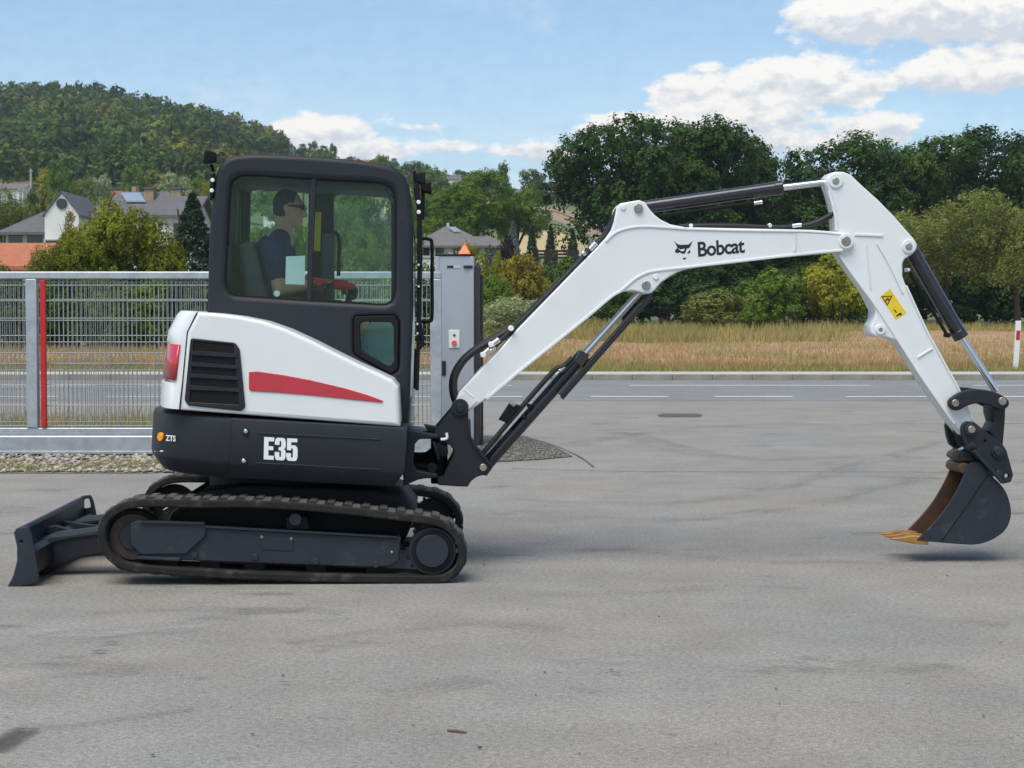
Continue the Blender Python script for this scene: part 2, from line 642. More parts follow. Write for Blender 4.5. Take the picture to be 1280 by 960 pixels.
def struct(o):
    o['kind'] = 'structure'
    return o
def sheet(name, x0, x1, y0, y1, z, mat):
    return struct(mesh_obj(name, [(x0, y0, z), (x1, y0, z), (x1, y1, z), (x0, y1, z)], [(0, 1, 2, 3)], mat, smooth=0))
def grid(name, us, ys, mats, pick, zoff=0.0):
    V, Fc, mi = [], [], []
    nu = len(us)
    for y in ys:
        for u in us:
            V.append((u * y, y, terr(u * y, y) + zoff))
    for j in range(len(ys) - 1):
        for i in range(nu - 1):
            a = j * nu + i
            Fc.append((a, a + 1, a + nu + 1, a + nu))
            mi.append(pick(640 + F * (us[i] + us[i + 1]) / 2, (ys[j] + ys[j + 1]) / 2))
    me = bpy.data.meshes.new(name)
    me.from_pydata(V, [], Fc)
    for mt in mats:
        me.materials.append(mt)
    me.polygons.foreach_set('material_index', mi)
    me.polygons.foreach_set('use_smooth', [True] * len(Fc))
    me.update()
    return struct(obj(name, me))

sheet('ground', -3000, 3000, -300, 3000, -.06, M_soil)
sheet('yard', -90, 90, -60, Y_ROAD0, 0.0, M_yard)
sheet('road', -160, 160, Y_ROAD0, Y_ROAD1, .004, M_road)
# kerb and footway beyond the road, kerb laid in stones
kerb = struct(empty('kerb', (0, Y_ROAD1, 0)))
kme = None
k0 = -34
for i in range(70):
    x = k0 + i * 1.0
    if kme is None:
        o = box('kerb_stone', 0, .992, 0, .18, -.05, KERB, M_kerb, kerb, .012)
        kme = o.data
    else:
        o = obj('kerb_stone', kme, kerb)
        bevel(o, .012)
    o.location = (x, 0, random.Random(i).uniform(-.004, .004))
pv = box('pavement', -160, 160, Y_ROAD1 + .181, Y_PAVE, -.05, KERB - .006, M_concrete)
struct(pv)
sheet('verge', -160, 160, Y_PAVE, Y_FIELD + .2, KERB - .02, M_soil)
us = np.arange(-1.25, 1.2501, .0125)
yf = np.concatenate([np.arange(Y_FIELD, 70, 1.5), np.arange(70, 121, 3.0), [121.0]])
def pick_field(c, y):
    if c > 700:
        return 1 if y > 112 else 0
    if c > 560:
        return 1 if y > 84 + (c - 560) * .2 else 0
    return 1 if y > 78 else 0
grid('field', us, yf, [M_field, M_rough], pick_field)
yl = np.concatenate([np.arange(121, 300, 6), np.arange(300, 700, 12), np.arange(700, 2500, 120)])
def pick_land(c, y):
    if 640 < c < 1000:
        if 225 < y < 330: return 1
        if 375 < y < 470: return 2
    if 470 < c < 640 and 420 < y < 520: return 1
    return 0
grid('hillside', us, yl, [M_meadow, M_straw, M_straw_brown], pick_land)

# painted lines
def line(px0, px1, y, w, z=.008):
    x0, x1 = xat(px0, y), xat(px1, y)
    return sheet('road_marking', x0, x1, y - w / 2, y + w / 2, z, M_paint)
YD = G(700, 496).y
for (a, b) in ((738, 836), (893, 991), (1058, 1158), (1222, 1320), (612, 652)):
    line(a, b, YD, .2)
x = xat(612, YD) - .95
while x > -16:
    sheet('road_marking', x - 1.55, x, YD - .08, YD + .08, .008, M_paint)
    x -= 2.5
YC = G(700, 482).y
for (a, b) in ((786, 1086), (1216, 1500), (560, 640), (180, 500), (-160, 120)):
    line(a, b, YC, .2)
# worn sunken patch, seams in the yard
def ground_poly(name, pts, mat, z=.004):
    P = [G(*p) for p in pts]
    n = len(P)
    return struct(mesh_obj(name, [(p.x, p.y, z) for p in P], [tuple(range(n))], mat, smooth=0))
ov = [(850 + 28 * math.cos(t), 519.5 + 2.6 * math.sin(t) + .5 * math.sin(3 * t)) for t in np.linspace(0, 2 * math.pi, 22, endpoint=False)][::-1]
ground_poly('asphalt_patch', ov, M_patch)
def seam(pts, w, z=.0045):
    P = [G(*p) for p in pts]
    P = crom([(p.x, p.y, 0) for p in P], 8)
    V, Fc = [], []
    rg = random.Random(len(pts))
    for i, p in enumerate(P):
        t = (P[min(i + 1, len(P) - 1)] - P[max(i - 1, 0)]).normalized()
        n = Vector((-t.y, t.x, 0)) * w * rg.uniform(.6, 1.4)
        V += [(p.x + n.x, p.y + n.y, z), (p.x - n.x, p.y - n.y, z)]
    for i in range(len(P) - 1):
        Fc.append((2 * i, 2 * i + 1, 2 * i + 3, 2 * i + 2))
    return struct(mesh_obj('ground_seam', V, Fc, M_seam, smooth=0))
seam([(640, 586), (760, 589), (900, 590), (1050, 590), (1200, 591), (1300, 592)], .008)
seam([(655, 546), (690, 556), (722, 570), (742, 584)], .012)
seam([(0, 668), (40, 666), (80, 668), (118, 668)], .008)

# gravel strip under the gate and the gravel corner beside it
M_gravel = material('gravel', (.15, .125, .085), .95, col2=(.27, .23, .17), vscale=14, bump=.8, bscale=40)
M_stone = material('pebble', (.26, .24, .19), .9, col2=(.50, .46, .38), vscale=9)
M_stone_dark = material('dark_pebble', (.15, .135, .11), .9, col2=(.28, .26, .21), vscale=9)
YG0, YG1 = 16.55, 24.0
xg1 = xat(598, 19.5)
strip = mesh_obj('gravel_strip', [(-30, YG0 + .1, .004), (-8, YG0, .004), (-3.6, YG0 - .05, .004), (xg1 + .2, YG0 + 1.6, .004), (xg1, 19.5, .004), (xg1, YG1, .004), (-30, YG1, .004)], [(0, 1, 2, 3, 4, 5, 6)], M_gravel, smooth=0)
struct(strip)
cp = [(600, 579), (640, 577), (685, 574), (716, 571), (700, 562), (680, 553), (655, 545), (600, 545)]
corner = ground_poly('gravel_corner', cp, M_patch, .0065)
def pebbles(name, n, gen, lo, hi, mat, parent=None, seed=1):
    rg = np.random.default_rng(seed)
    base = np.array([(1, 0, 0), (-1, 0, 0), (0, 1, 0), (0, -1, 0), (0, 0, 1), (.7, .7, .3), (-.7, .6, .35), (-.6, -.7, .3), (.7, -.7, .4), (0, 0, -.6)], float)
    tri = np.array([(0, 5, 4), (5, 2, 4), (2, 6, 4), (6, 1, 4), (1, 7, 4), (7, 3, 4), (3, 8, 4), (8, 0, 4), (5, 0, 9), (2, 5, 9), (6, 2, 9), (1, 6, 9), (7, 1, 9), (3, 7, 9), (8, 3, 9), (0, 8, 9)])
    Vs, Fs = [], []
    for i in range(n):
        x, y = gen(rg)
        s = lo + (hi - lo) * rg.random() ** 2
        a = rg.random() * 6.28
        sc = np.array([s * rg.uniform(.8, 1.4), s * rg.uniform(.7, 1.1), s * rg.uniform(.45, .8)])
        v = base * sc * rg.uniform(.8, 1.2, (10, 1))
        c, s_ = math.cos(a), math.sin(a)
        v = np.stack([v[:, 0] * c - v[:, 1] * s_, v[:, 0] * s_ + v[:, 1] * c, v[:, 2]], 1) + np.array([x, y, .006 + sc[2] * .35])
        Vs.append(v); Fs.append(tri + 10 * i)
    me = np_mesh(name, np.concatenate(Vs), np.concatenate(Fs))
    finish(me, mat, 0)
    o = obj(name, me, parent)
    o['kind'] = 'stuff'
    return o
def gen_strip(rg):
    return rg.uniform(-9.2, -2.2), YG0 + .05 + 2.6 * rg.random() ** 1.3
g1 = pebbles('gravel', 3600, gen_strip, .015, .045, M_stone, None, 3)
tag(g1, 'loose pale gravel stones under the sliding gate', 'gravel')
def gen_strip2(rg):
    return rg.uniform(-9.2, -2.2), YG0 + .05 + 2.6 * rg.random() ** 1.3
g1b = pebbles('gravel', 3200, gen_strip2, .012, .04, M_stone_dark, None, 8)
tag(g1b, 'darker gravel stones mixed among the pale ones under the gate', 'gravel')
def gen_corner(rg):
    while True:
        px, py = rg.uniform(604, 714), rg.uniform(547, 577)
        if py > 546 + (px - 655) * .42 and py < 578 - max(0, px - 640) * .085:
            p = G(px, py)
            return p.x, p.y
g2 = pebbles('gravel', 1300, gen_corner, .008, .022, M_stone_dark, None, 5)
tag(g2, 'grey gravel scattered over the worn corner behind the boom', 'gravel')
def gen_grit(rg):
    px, py = rg.uniform(0, 1280), 600 + 355 * rg.random()
    p = G(px, py)
    return p.x, p.y
g3 = pebbles('grit', 150, gen_grit, .002, .0065, M_stone, None, 6)
tag(g3, 'tiny pale stones scattered over the asphalt yard', 'grit')
g4 = pebbles('grit', 60, gen_grit, .002, .008, M_seam, None, 16)
tag(g4, 'tiny dark crumbs scattered over the asphalt yard', 'grit')
M_twig = material('twig', (.12, .085, .04), .9, var=.3)
p = G(571, 916)
bm = bmesh.new()
sweep(bm, [p + Vector((-.035, .012, .006)), p + Vector((-.005, 0, .008)), p + Vector((.036, -.016, .006))], [.004, .0055, .003], 7)
tw = bm_obj('twig', bm, M_twig)
tag(tw, 'short brown twig lying alone on the asphalt', 'twig')

# tyre smears and oil stains rubbed into the yard
def stain_material(name, col, amount, sc, stretch, lo=.42, hi=.68):
    mt = bpy.data.materials.new(name)
    mt.use_nodes = True
    N, L = mt.node_tree.nodes, mt.node_tree.links
    N.clear()
    out = N.new('ShaderNodeOutputMaterial')
    df = N.new('ShaderNodeBsdfDiffuse'); df.inputs[0].default_value = (*col, 1)
    tr = N.new('ShaderNodeBsdfTransparent')
    uv = N.new('ShaderNodeUVMap')
    mp = N.new('ShaderNodeMapping'); mp.inputs['Scale'].default_value = stretch
    L.new(uv.outputs[0], mp.inputs[0])
    nz = N.new('ShaderNodeTexNoise'); nz.inputs['Scale'].default_value = sc; nz.inputs['Detail'].default_value = 8; nz.inputs['Roughness'].default_value = .68
    L.new(mp.outputs[0], nz.inputs['Vector'])
    r = N.new('ShaderNodeMapRange'); r.interpolation_type = 'SMOOTHSTEP'
    r.inputs['From Min'].default_value = lo; r.inputs['From Max'].default_value = hi; r.inputs['To Max'].default_value = amount
    L.new(nz.outputs[0], r.inputs['Value'])
    # fade out towards the long edges
    sp = N.new('ShaderNodeSeparateXYZ'); L.new(uv.outputs[0], sp.inputs[0])
    a = N.new('ShaderNodeMath'); a.operation = 'PINGPONG'; a.inputs[1].default_value = .5; L.new(sp.outputs[1], a.inputs[0])
    f = N.new('ShaderNodeMapRange'); f.interpolation_type = 'SMOOTHSTEP'; f.inputs['From Max'].default_value = .35; L.new(a.outputs[0], f.inputs['Value'])
    m_ = N.new('ShaderNodeMath'); m_.operation = 'MULTIPLY'; L.new(r.outputs[0], m_.inputs[0]); L.new(f.outputs[0], m_.inputs[1])
    mx = N.new('ShaderNodeMixShader'); L.new(m_.outputs[0], mx.inputs[0]); L.new(tr.outputs[0], mx.inputs[1]); L.new(df.outputs[0], mx.inputs[2])
    L.new(mx.outputs[0], out.inputs[0])
    return mt
M_smear = stain_material('rubber_smear', (.10, .10, .10), .24, 1.0, (1.3, 3.0, 1), .38, .75)
M_dusty = stain_material('pale_dust', (.44, .43, .40), .35, 1.0, (1.6, 2.0, 1), .5, .72)
M_oil = stain_material('oil_stain', (.07, .07, .07), .6, 1.0, (1.5, 1.5, 1), .36, .6)
def smear(pts, w, mat, k):
    P = crom([(q.x, q.y, 0) for q in (G(*p) for p in pts)], 10)
    V, Fc, UV = [], [], []
    d = 0
    for i, p in enumerate(P):
        if i: d += (P[i] - P[i - 1]).length
        t = (P[min(i + 1, len(P) - 1)] - P[max(i - 1, 0)]).normalized()
        n = Vector((-t.y, t.x, 0)) * w / 2
        V += [(p.x + n.x, p.y + n.y, .0062 + .0004 * k), (p.x - n.x, p.y - n.y, .0062 + .0004 * k)]
        UV += [(d + k * 3.3, 1.0), (d + k * 3.3, 0.0)]
    for i in range(len(P) - 1):
        Fc.append((2 * i, 2 * i + 1, 2 * i + 3, 2 * i + 2))
    o = struct(mesh_obj('ground_stain', V, Fc, mat, smooth=0))
    ul = o.data.uv_layers.new(name='UVMap')
    for lp in o.data.loops:
        ul.data[lp.index].uv = UV[lp.vertex_index]
for k, (pts, w, mt) in enumerate((
        ([(110, 768), (200, 762), (320, 764), (430, 768)], .30, M_smear), ([(0, 834), (90, 832), (180, 838)], .22, M_smear), ([(20, 912), (110, 906), (240, 888)], .18, M_smear),
        ([(360, 806), (470, 790), (600, 782), (700, 790)], .35, M_smear), ([(480, 870), (560, 860), (600, 850)], .3, M_smear), ([(640, 690), (720, 690), (800, 688), (900, 700)], .3, M_smear),
        ([(660, 745), (760, 742), (900, 735), (1010, 738)], .3, M_smear), ([(960, 705), (1040, 703), (1120, 706)], .22, M_smear), ([(1080, 780), (1150, 776), (1260, 784)], .24, M_smear),
        ([(640, 640), (800, 650), (960, 640), (1150, 600), (1280, 575)], .5, M_smear), ([(620, 622), (780, 630), (940, 618), (1100, 575), (1200, 545)], .4, M_smear),
        ([(780, 540), (840, 560), (940, 575), (1080, 570)], .7, M_smear), ([(700, 560), (820, 540), (960, 532), (1280, 530)], .6, M_smear),
        ([(60, 935), (100, 933), (150, 931)], .16, M_dusty), ([(500, 770), (570, 768), (640, 775)], .4, M_dusty), ([(40, 800), (260, 782), (420, 780)], .5, M_dusty), ([(700, 830), (900, 820), (1150, 840)], .6, M_dusty),
        ([(-10, 942), (14, 926), (36, 914)], .16, M_oil), ([(116, 818), (124, 817), (132, 818)], .07, M_oil), ([(132, 807), (139, 806), (147, 807)], .06, M_oil), ([(350, 856), (356, 856), (362, 857)], .03, M_oil), ([(762, 844), (769, 844), (776, 845)], .04, M_oil), ([(948, 941), (955, 941), (963, 942)], .04, M_oil))):
    smear(pts, w, mt, k)
# ------------------------------------------------------------------ foliage
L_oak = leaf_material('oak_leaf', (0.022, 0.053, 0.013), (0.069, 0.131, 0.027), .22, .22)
L_oak2 = leaf_material('ash_leaf', (0.044, 0.088, 0.015), (0.125, 0.194, 0.033), .22, .25)
L_willow = leaf_material('willow_leaf', (0.126, 0.162, 0.034), (0.288, 0.306, 0.078), .3, .3)
L_green = leaf_material('green_leaf', (0.069, 0.138, 0.015), (0.181, 0.269, 0.035), .35, .3)
L_yellow = leaf_material('yellowing_leaf', (0.150, 0.188, 0.015), (0.375, 0.375, 0.031), .4, .3)
L_olive = leaf_material('olive_leaf', (.10, .135, .012), (.27, .29, .03), .5, .3)
L_brown = leaf_material('browning_leaf', (0.163, 0.156, 0.022), (0.312, 0.263, 0.044), .4, .3)
L_grey = leaf_material('grey_leaf', (0.230, 0.287, 0.138), (0.437, 0.483, 0.241), .5, .3)
L_dark = leaf_material('conifer_needle', (0.019, 0.042, 0.023), (0.054, 0.092, 0.046), .5, .12)
L_blue = leaf_material('blue_needle', (0.125, 0.188, 0.175), (0.250, 0.325, 0.300), .5, .12)
L_purple = leaf_material('plum_leaf', (0.026, 0.013, 0.019), (0.056, 0.026, 0.035), .5, .12)
L_gold = leaf_material('golden_leaf', (0.550, 0.475, 0.025), (0.620, 0.620, 0.075), .5, .25)
L_forest = leaf_material('forest_leaf', (0.043, 0.084, 0.019), (0.115, 0.182, 0.041), .08, .25, attr=True)
L_grass = leaf_material('grass_blade', (0.175, 0.263, 0.050), (0.425, 0.450, 0.138), .5, .35)
L_dry = leaf_material('dry_stalk', (0.340, 0.215, 0.095), (0.550, 0.380, 0.190), .6, .3)
L_reed = leaf_material('reed', (0.250, 0.237, 0.075), (0.500, 0.413, 0.163), .3, .3)
M_bark = material('bark', (.055, .045, .035), .95, var=.35, vscale=6, bump=.6, bscale=20)

def quads(C, Nrm, size, rg, slim=.55):
    """one diamond leaf per centre"""
    n = len(C)
    t = rg.normal(size=(n, 3))
    a = np.cross(Nrm, t); a /= np.linalg.norm(a, axis=1, keepdims=True) + 1e-9
    b = np.cross(Nrm, a)
    s = (size * rg.uniform(.6, 1.4, n))[:, None]
    w = s * slim * rg.uniform(.8, 1.2, (n, 1))
    fold = Nrm * s * .18
    V = np.stack([C - a * s, C + b * w + fold, C + a * s, C - b * w + fold], 1).reshape(-1, 3)
    return V, np.arange(4 * n).reshape(-1, 4)
def rdir(rg, n):
    d = rg.normal(size=(n, 3))
    return d / np.linalg.norm(d, axis=1, keepdims=True)
def crown_cloud(lobes, n, size, rg, sprig=10, spread=.02, droop=0.0, slim=.55, inner=.22, up=.35, out=.7, rand=.9):
    """leaves in sprigs over the skins of many lobes; lobes = (x, y, z, rx, rz)"""
    Lb = np.array(lobes)
    w = Lb[:, 3] * Lb[:, 4]
    m_ = max(n // sprig, 1)
    idx = rg.choice(len(Lb), m_, p=w / w.sum())
    d = rdir(rg, m_)
    d[:, 2] = np.where((d[:, 2] < -.3) & (rg.random(m_) < .5), -d[:, 2], d[:, 2])
    k = 1 - np.abs(rg.normal(0, inner, m_))
    k = np.clip(k + rg.normal(0, .06, m_), .1, 1.2)
    S = Lb[idx, :3] + d * (k[:, None]) * np.stack([Lb[idx, 3], Lb[idx, 3], Lb[idx, 4]], 1)
    S = np.repeat(S, sprig, 0)
    dd = np.repeat(d, sprig, 0)
    nn = len(S)
    off = rg.normal(0, spread, (nn, 3))
    if droop:
        off[:, 2] -= np.abs(rg.normal(0, droop, nn))
    C = S + off
    C[:, 2] = np.maximum(C[:, 2], size * .6)
    Nr = dd * out + rdir(rg, nn) * rand + np.array([0, 0, up])
    Nr /= np.linalg.norm(Nr, axis=1, keepdims=True) + 1e-9
    return quads(C, Nr, size, rg, slim)
def crown_lobes(rg, n, cz, rx, rz, lo, hi, flat=.85):
    out = []
    for i in range(n):
        d = rdir(rg, 1)[0]
        k = rg.random() ** .4 * .82
        r = rg.uniform(lo, hi)
        out.append((d[0] * rx * k, d[1] * rx * k, cz + d[2] * rz * k, r, r * flat))
    return out
def trunk_mesh(name, rg, h, r, nl, spread, top):
    bm = bmesh.new()
    lean = rg.normal(0, .015, 2)
    pts = [(lean[0] * t * 3, lean[1] * t * 3, h * t) for t in np.linspace(-.02, 1, 6)]
    sweep(bm, pts, [r * (1.35 if i == 0 else 1 - .13 * i) for i in range(6)], 8)
    for i in range(nl):
        a = 6.283 * i / nl + rg.uniform(-.4, .4)
        z0 = h * rg.uniform(.45, .95)
        ln = spread * rg.uniform(.5, .9)
        zt = z0 + (top - z0) * rg.uniform(.4, .85)
        p0 = Vector((lean[0] * 2, lean[1] * 2, z0))
        p3 = Vector((math.cos(a) * ln, math.sin(a) * ln, zt))
        p1 = p0.lerp(p3, .35) + Vector((0, 0, .02)); p2 = p0.lerp(p3, .7) + Vector((0, 0, .03))
        sweep(bm, [p0, p1, p2, p3], [r * .5, r * .36, r * .22, r * .08], 6)
    me = bpy.data.meshes.new(name)
    bm.to_mesh(me); bm.free()
    return finish(me, M_bark, 60)
PROTO = {}
def proto(kind, var):
    key = (kind, var)
    if key in PROTO:
        return PROTO[key]
    rg = np.random.default_rng(100 + hash_name(kind) + 17 * var)
    if kind == 'oak':
        lb = crown_lobes(rg, 54, .57, .43, .38, .055, .115)
        V, Q = crown_cloud(lb, 32000, .0090, rg, 12, .010, inner=.17, out=1.0, rand=.7)
        tr = trunk_mesh('trunk', rg, .5, .026, 7, .34, .85); w = .94
    elif kind == 'round':
        lb = crown_lobes(rg, 30, .56, .43, .38, .08, .15)
        V, Q = crown_cloud(lb, 6000, .02, rg, 10, .018, inner=.15, out=1.0, rand=.6)
        tr = trunk_mesh('trunk', rg, .5, .026, 5, .3, .8); w = .94
    elif kind == 'loose':
        lb = crown_lobes(rg, 40, .58, .36, .38, .045, .09)
        V, Q = crown_cloud(lb, 13000, .0098, rg, 12, .013, inner=.2)
        tr = trunk_mesh('trunk', rg, .6, .02, 8, .3, .92); w = .8
    elif kind == 'willow':
        lb = crown_lobes(rg, 30, .58, .38, .34, .08, .15)
        V, Q = crown_cloud(lb, 22000, .0105, rg, 14, .010, .035, .34, inner=.16)
        tr = trunk_mesh('trunk', rg, .45, .024, 6, .3, .8); w = .92
    elif kind == 'bush':
        lb = crown_lobes(rg, 36, .42, .42, .38, .08, .16)
        lb = [(a, b, max(c, .12), d, e) for a, b, c, d, e in lb]
        V, Q = crown_cloud(lb, 11000, .018, rg, 10, .018, inner=.15, out=1.0, rand=.7)
        tr = trunk_mesh('trunk', rg, .3, .02, 6, .3, .6); w = 1.0
    elif kind == 'dome':
        lb = crown_lobes(rg, 52, .46, .43, .40, .06, .13)
        lb = [(a, b, max(c, .1), d, e) for a, b, c, d, e in lb]
        V, Q = crown_cloud(lb, 26000, .0105, rg, 12, .013, inner=.16, out=1.0, rand=.7)
        tr = trunk_mesh('trunk', rg, .3, .02, 6, .3, .6); w = 1.0
    elif kind == 'shrub':
        lb = crown_lobes(rg, 22, .42, .42, .38, .1, .17)
        lb = [(a, b, max(c, .12), d, e) for a, b, c, d, e in lb]
        V, Q = crown_cloud(lb, 7000, .026, rg, 9, .03, 0, .28, up=0)
        tr = trunk_mesh('trunk', rg, .3, .015, 7, .35, .7); w = 1.0
    elif kind == 'conifer':
        C = []
        for i in range(7000):
            t = rg.random() ** .75
            layer = min(1, max(0, t + .012 * math.sin(t * 110) + rg.normal(0, .012)))
            rmax = .26 * (1 - layer) ** .85 + .012
            rr_ = rmax * (1 - abs(rg.normal(0, .25)))
            a = rg.random() * 6.283
            rr_ *= 1 + .16 * math.sin(a * 5 + math.floor(layer * 14) * 2.1) + .10 * math.sin(layer * 75)
            C.append((rr_ * math.cos(a), rr_ * math.sin(a), .06 + layer * .94 - rr_ * .25))
        C = np.array(C)
        Nr = rdir(rg, len(C)) + np.array([0, 0, .8]); Nr /= np.linalg.norm(Nr, axis=1, keepdims=True)
        V, Q = quads(C, Nr, .017, rg, .4)
        tr = trunk_mesh('trunk', rg, .9, .015, 3, .05, .9); w = .54
    elif kind == 'poplar':
        lb = crown_lobes(rg, 26, .54, .2, .44, .06, .11, 1.3)
        V, Q = crown_cloud(lb, 7000, .014, rg, 10, .015)
        tr = trunk_mesh('trunk', rg, .6, .018, 5, .16, .9); w = .5
    cm = np_mesh('crown', V, Q)
    z1 = float(np.percentile(V[:, 2], 99.7))
    xs = np.percentile(V[:, 0], [1, 99])
    PROTO[key] = (cm, tr, z1, float(xs[1] - xs[0]))
    return PROTO[key]
def hash_name(s):
    return sum(ord(c) * (i + 3) for i, c in enumerate(s)) % 997
_leafed = {}
def crown_with(cm, mat):
    k = (cm.name, mat.name)
    if k not in _leafed:
        c = cm.copy()
        c.name = 'crown'
        c.materials.clear()
        c.materials.append(mat)
        _leafed[k] = c
    return _leafed[k]
def tree(name, kind, var, mat, px, Y, top, wpx, label, cat='tree', group=None, rot=None, base=None, sink=0.0):
    """px = centre column in the photo, top = crown top row, wpx = crown width there"""
    X = xat(px, Y)
    z0 = (terr(X, Y) if base is None else base) - sink
    h = zat(top, Y) - z0
    cm, tr, zt, wd = proto(kind, var)
    e = empty(name, (X, Y, z0), rot if rot is not None else (px * .37) % 6.28)
    s = wpx * Y / F / wd
    e.scale = (s, s, h / zt)
    obj('trunk', tr, e)
    obj('crown', crown_with(cm, mat), e)
    tag(e, label, cat, group)
    return e

# ---- line of big trees beyond the field
FAR = 'broadleaf trees along the far side of the field'
tree('oak_tree', 'oak', 0, L_oak, 786, 124, 147, 184, 'tall dark oak left of the boom hump, open ragged left edge', group=FAR)
tree('oak_tree', 'oak', 1, L_oak, 874, 127, 153, 190, 'broad dark oak rising behind the boom lettering', group=FAR)
tree('oak_tree', 'oak', 2, L_oak, 926, 133, 164, 150, 'dark oak crowding the right shoulder of the broad oak', group=FAR)
tree('ash_tree', 'oak', 1, L_oak, 1046, 130, 170, 178, 'round-crowned dark tree behind the top of the digger arm', group=FAR)
tree('ash_tree', 'oak', 1, L_oak2, 1112, 138, 190, 150, 'mid green tree in the dip between the round-crowned tree and the darkest tree', group=FAR)
tree('oak_tree', 'oak', 0, L_oak, 1212, 140, 162, 190, 'darkest tall tree behind the yellow-green willow', group=FAR, rot=2.2)
tree('oak_tree', 'oak', 2, L_oak, 1296, 140, 165, 180, 'dark oak cut by the picture edge beside the darkest tall tree', group=FAR, rot=1.1)
tree('oak_tree', 'oak', 1, L_oak, 1000, 142, 215, 140, 'shaded tree standing behind the round-crowned tree', group=FAR, rot=3.9)
tree('oak_tree', 'oak', 2, L_oak, 830, 146, 190, 160, 'shaded tree standing behind the two front oaks', group=FAR, rot=.6)
tree('willow_tree', 'willow', 0, L_willow, 1176, 112, 243, 150, 'pale yellow-green willow behind the bucket cylinder', group=FAR)
tree('willow_tree', 'willow', 1, L_willow, 1272, 110, 261, 120, 'pale willow above the red and white marker post', group=FAR)
tree('willow_tree', 'willow', 1, L_green, 1105, 116, 268, 90, 'mid green willow showing behind the arm below the boom pin', group=FAR, rot=.4)
# understorey
UND = 'bushes at the foot of the tree line'
tree('bush', 'bush', 0, L_green, 968, 108, 336, 74, 'bright green bush below the boom lettering', 'bush', UND)
tree('bush', 'bush', 1, L_willow, 896, 106, 362, 74, 'pale olive bush left of the bright green bush', 'bush', UND)
tree('bush', 'bush', 2, L_green, 938, 104, 378, 40, 'small bush between the olive bush and the bright green bush', 'bush', UND)
tree('bush', 'bush', 1, L_yellow, 1040, 109, 318, 70, 'tall yellow-green bush behind the arm heel', 'bush', UND, rot=1.9)
tree('bush', 'bush', 0, L_oak2, 1005, 113, 330, 80, 'dull green bush between the bright bush and the yellow-green bush', 'bush', UND, rot=2.9)
tree('bush', 'bush', 2, L_oak2, 1085, 112, 335, 80, 'dull green bush right behind the digger arm', 'bush', UND)
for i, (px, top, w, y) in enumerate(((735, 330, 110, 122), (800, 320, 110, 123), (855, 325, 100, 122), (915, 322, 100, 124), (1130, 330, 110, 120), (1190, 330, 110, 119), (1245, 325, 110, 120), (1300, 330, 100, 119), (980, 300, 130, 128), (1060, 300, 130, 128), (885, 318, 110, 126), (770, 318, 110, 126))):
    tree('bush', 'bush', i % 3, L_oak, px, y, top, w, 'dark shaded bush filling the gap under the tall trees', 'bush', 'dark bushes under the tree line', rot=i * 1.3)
# ---- middle: behind the cab and the cabinet
tree('ash_tree', 'oak', 2, L_green, 590, 185, 214, 96, 'big sunlit green tree behind the grey hip-roofed house', rot=.2)
tree('ash_tree', 'oak', 0, L_green, 648, 190, 236, 70, 'yellowish green tree right of the big tree behind the hip-roofed house', rot=1.2)
tree('ash_tree', 'loose', 0, L_green, 555, 178, 262, 60, 'low loose tree above the roof of the hip-roofed house', rot=2.2)
tree('poplar_tree', 'poplar', 0, L_oak2, 627, 200, 205, 26, 'narrow dark treetop sticking up over the big sunlit tree')
tree('ash_tree', 'round', 1, L_oak2, 664, 420, 212, 34, 'round lone tree on the skyline above the straw field')
for i, (px, top, w) in enumerate(((682, 228, 34), (705, 230, 36), (735, 232, 40), (770, 232, 40))):
    tree('ash_tree', 'round', i % 3, L_oak2, px, 430, top, w, 'small skyline tree in the row above the ploughed field', group='skyline trees above the ploughed field', rot=i * 1.1)
tree('spruce_tree', 'conifer', 0, L_dark, 665, 150, 283, 24, 'dark spruce standing next to the plum bush')
tree('spruce_tree', 'conifer', 0, L_dark, 688, 152, 281, 22, 'slim dark spruce in front of the straw field')
tree('spruce_tree', 'conifer', 0, L_dark, 716, 150, 287, 26, 'dark spruce at the edge of the oak, beside the straw field', rot=2.0)
tree('blue_spruce', 'conifer', 0, L_blue, 612, 140, 306, 24, 'blue-grey spruce in front of the hip-roofed house')
tree('blue_spruce', 'conifer', 0, L_blue, 641, 165, 276, 24, 'blue-grey spruce behind the plum bush', rot=1.0)
tree('plum_bush', 'bush', 0, L_purple, 634, 138, 296, 30, 'dark purple plum bush beside the hip-roofed house', 'bush')
tree('box_bush', 'bush', 1, L_yellow, 623, 134, 314, 17, 'clipped yellow-green round bush below the plum bush', 'bush')
tree('gold_bush', 'bush', 2, L_gold, 643, 126, 322, 20, 'bright golden bush above the browning bush', 'bush')
tree('bush', 'bush', 2, L_brown, 656, 98, 318, 66, 'big browning yellow bush right of the gate cabinet', 'bush')
tree('bush', 'bush', 0, L_oak2, 705, 104, 322, 60, 'dark green bush between the browning bush and the boom', 'bush')
tree('bush', 'bush', 1, L_green, 616, 92, 345, 46, 'bright green bush hard against the gate cabinet', 'bush')
tree('willow_bush', 'shrub', 0, L_grey, 646, 78, 372, 84, 'grey-green willow bush behind the boom hoses', 'bush')
tree('willow_bush', 'shrub', 0, L_grey, 604, 80, 380, 50, 'grey-green willow bush half hidden by the gate cabinet', 'bush', rot=2.0)
tree('bush', 'bush', 2, L_yellow, 586, 110, 306, 50, 'yellow-green bush behind the orange warning beacon', 'bush', rot=.9)
tree('bush', 'bush', 0, L_green, 552, 100, 318, 50, 'green bush showing between the cab and the gate cabinet', 'bush', rot=3.0)
tree('bush', 'bush', 1, L_oak2, 760, 116, 352, 60, 'dark bush under the boom bend', 'bush')
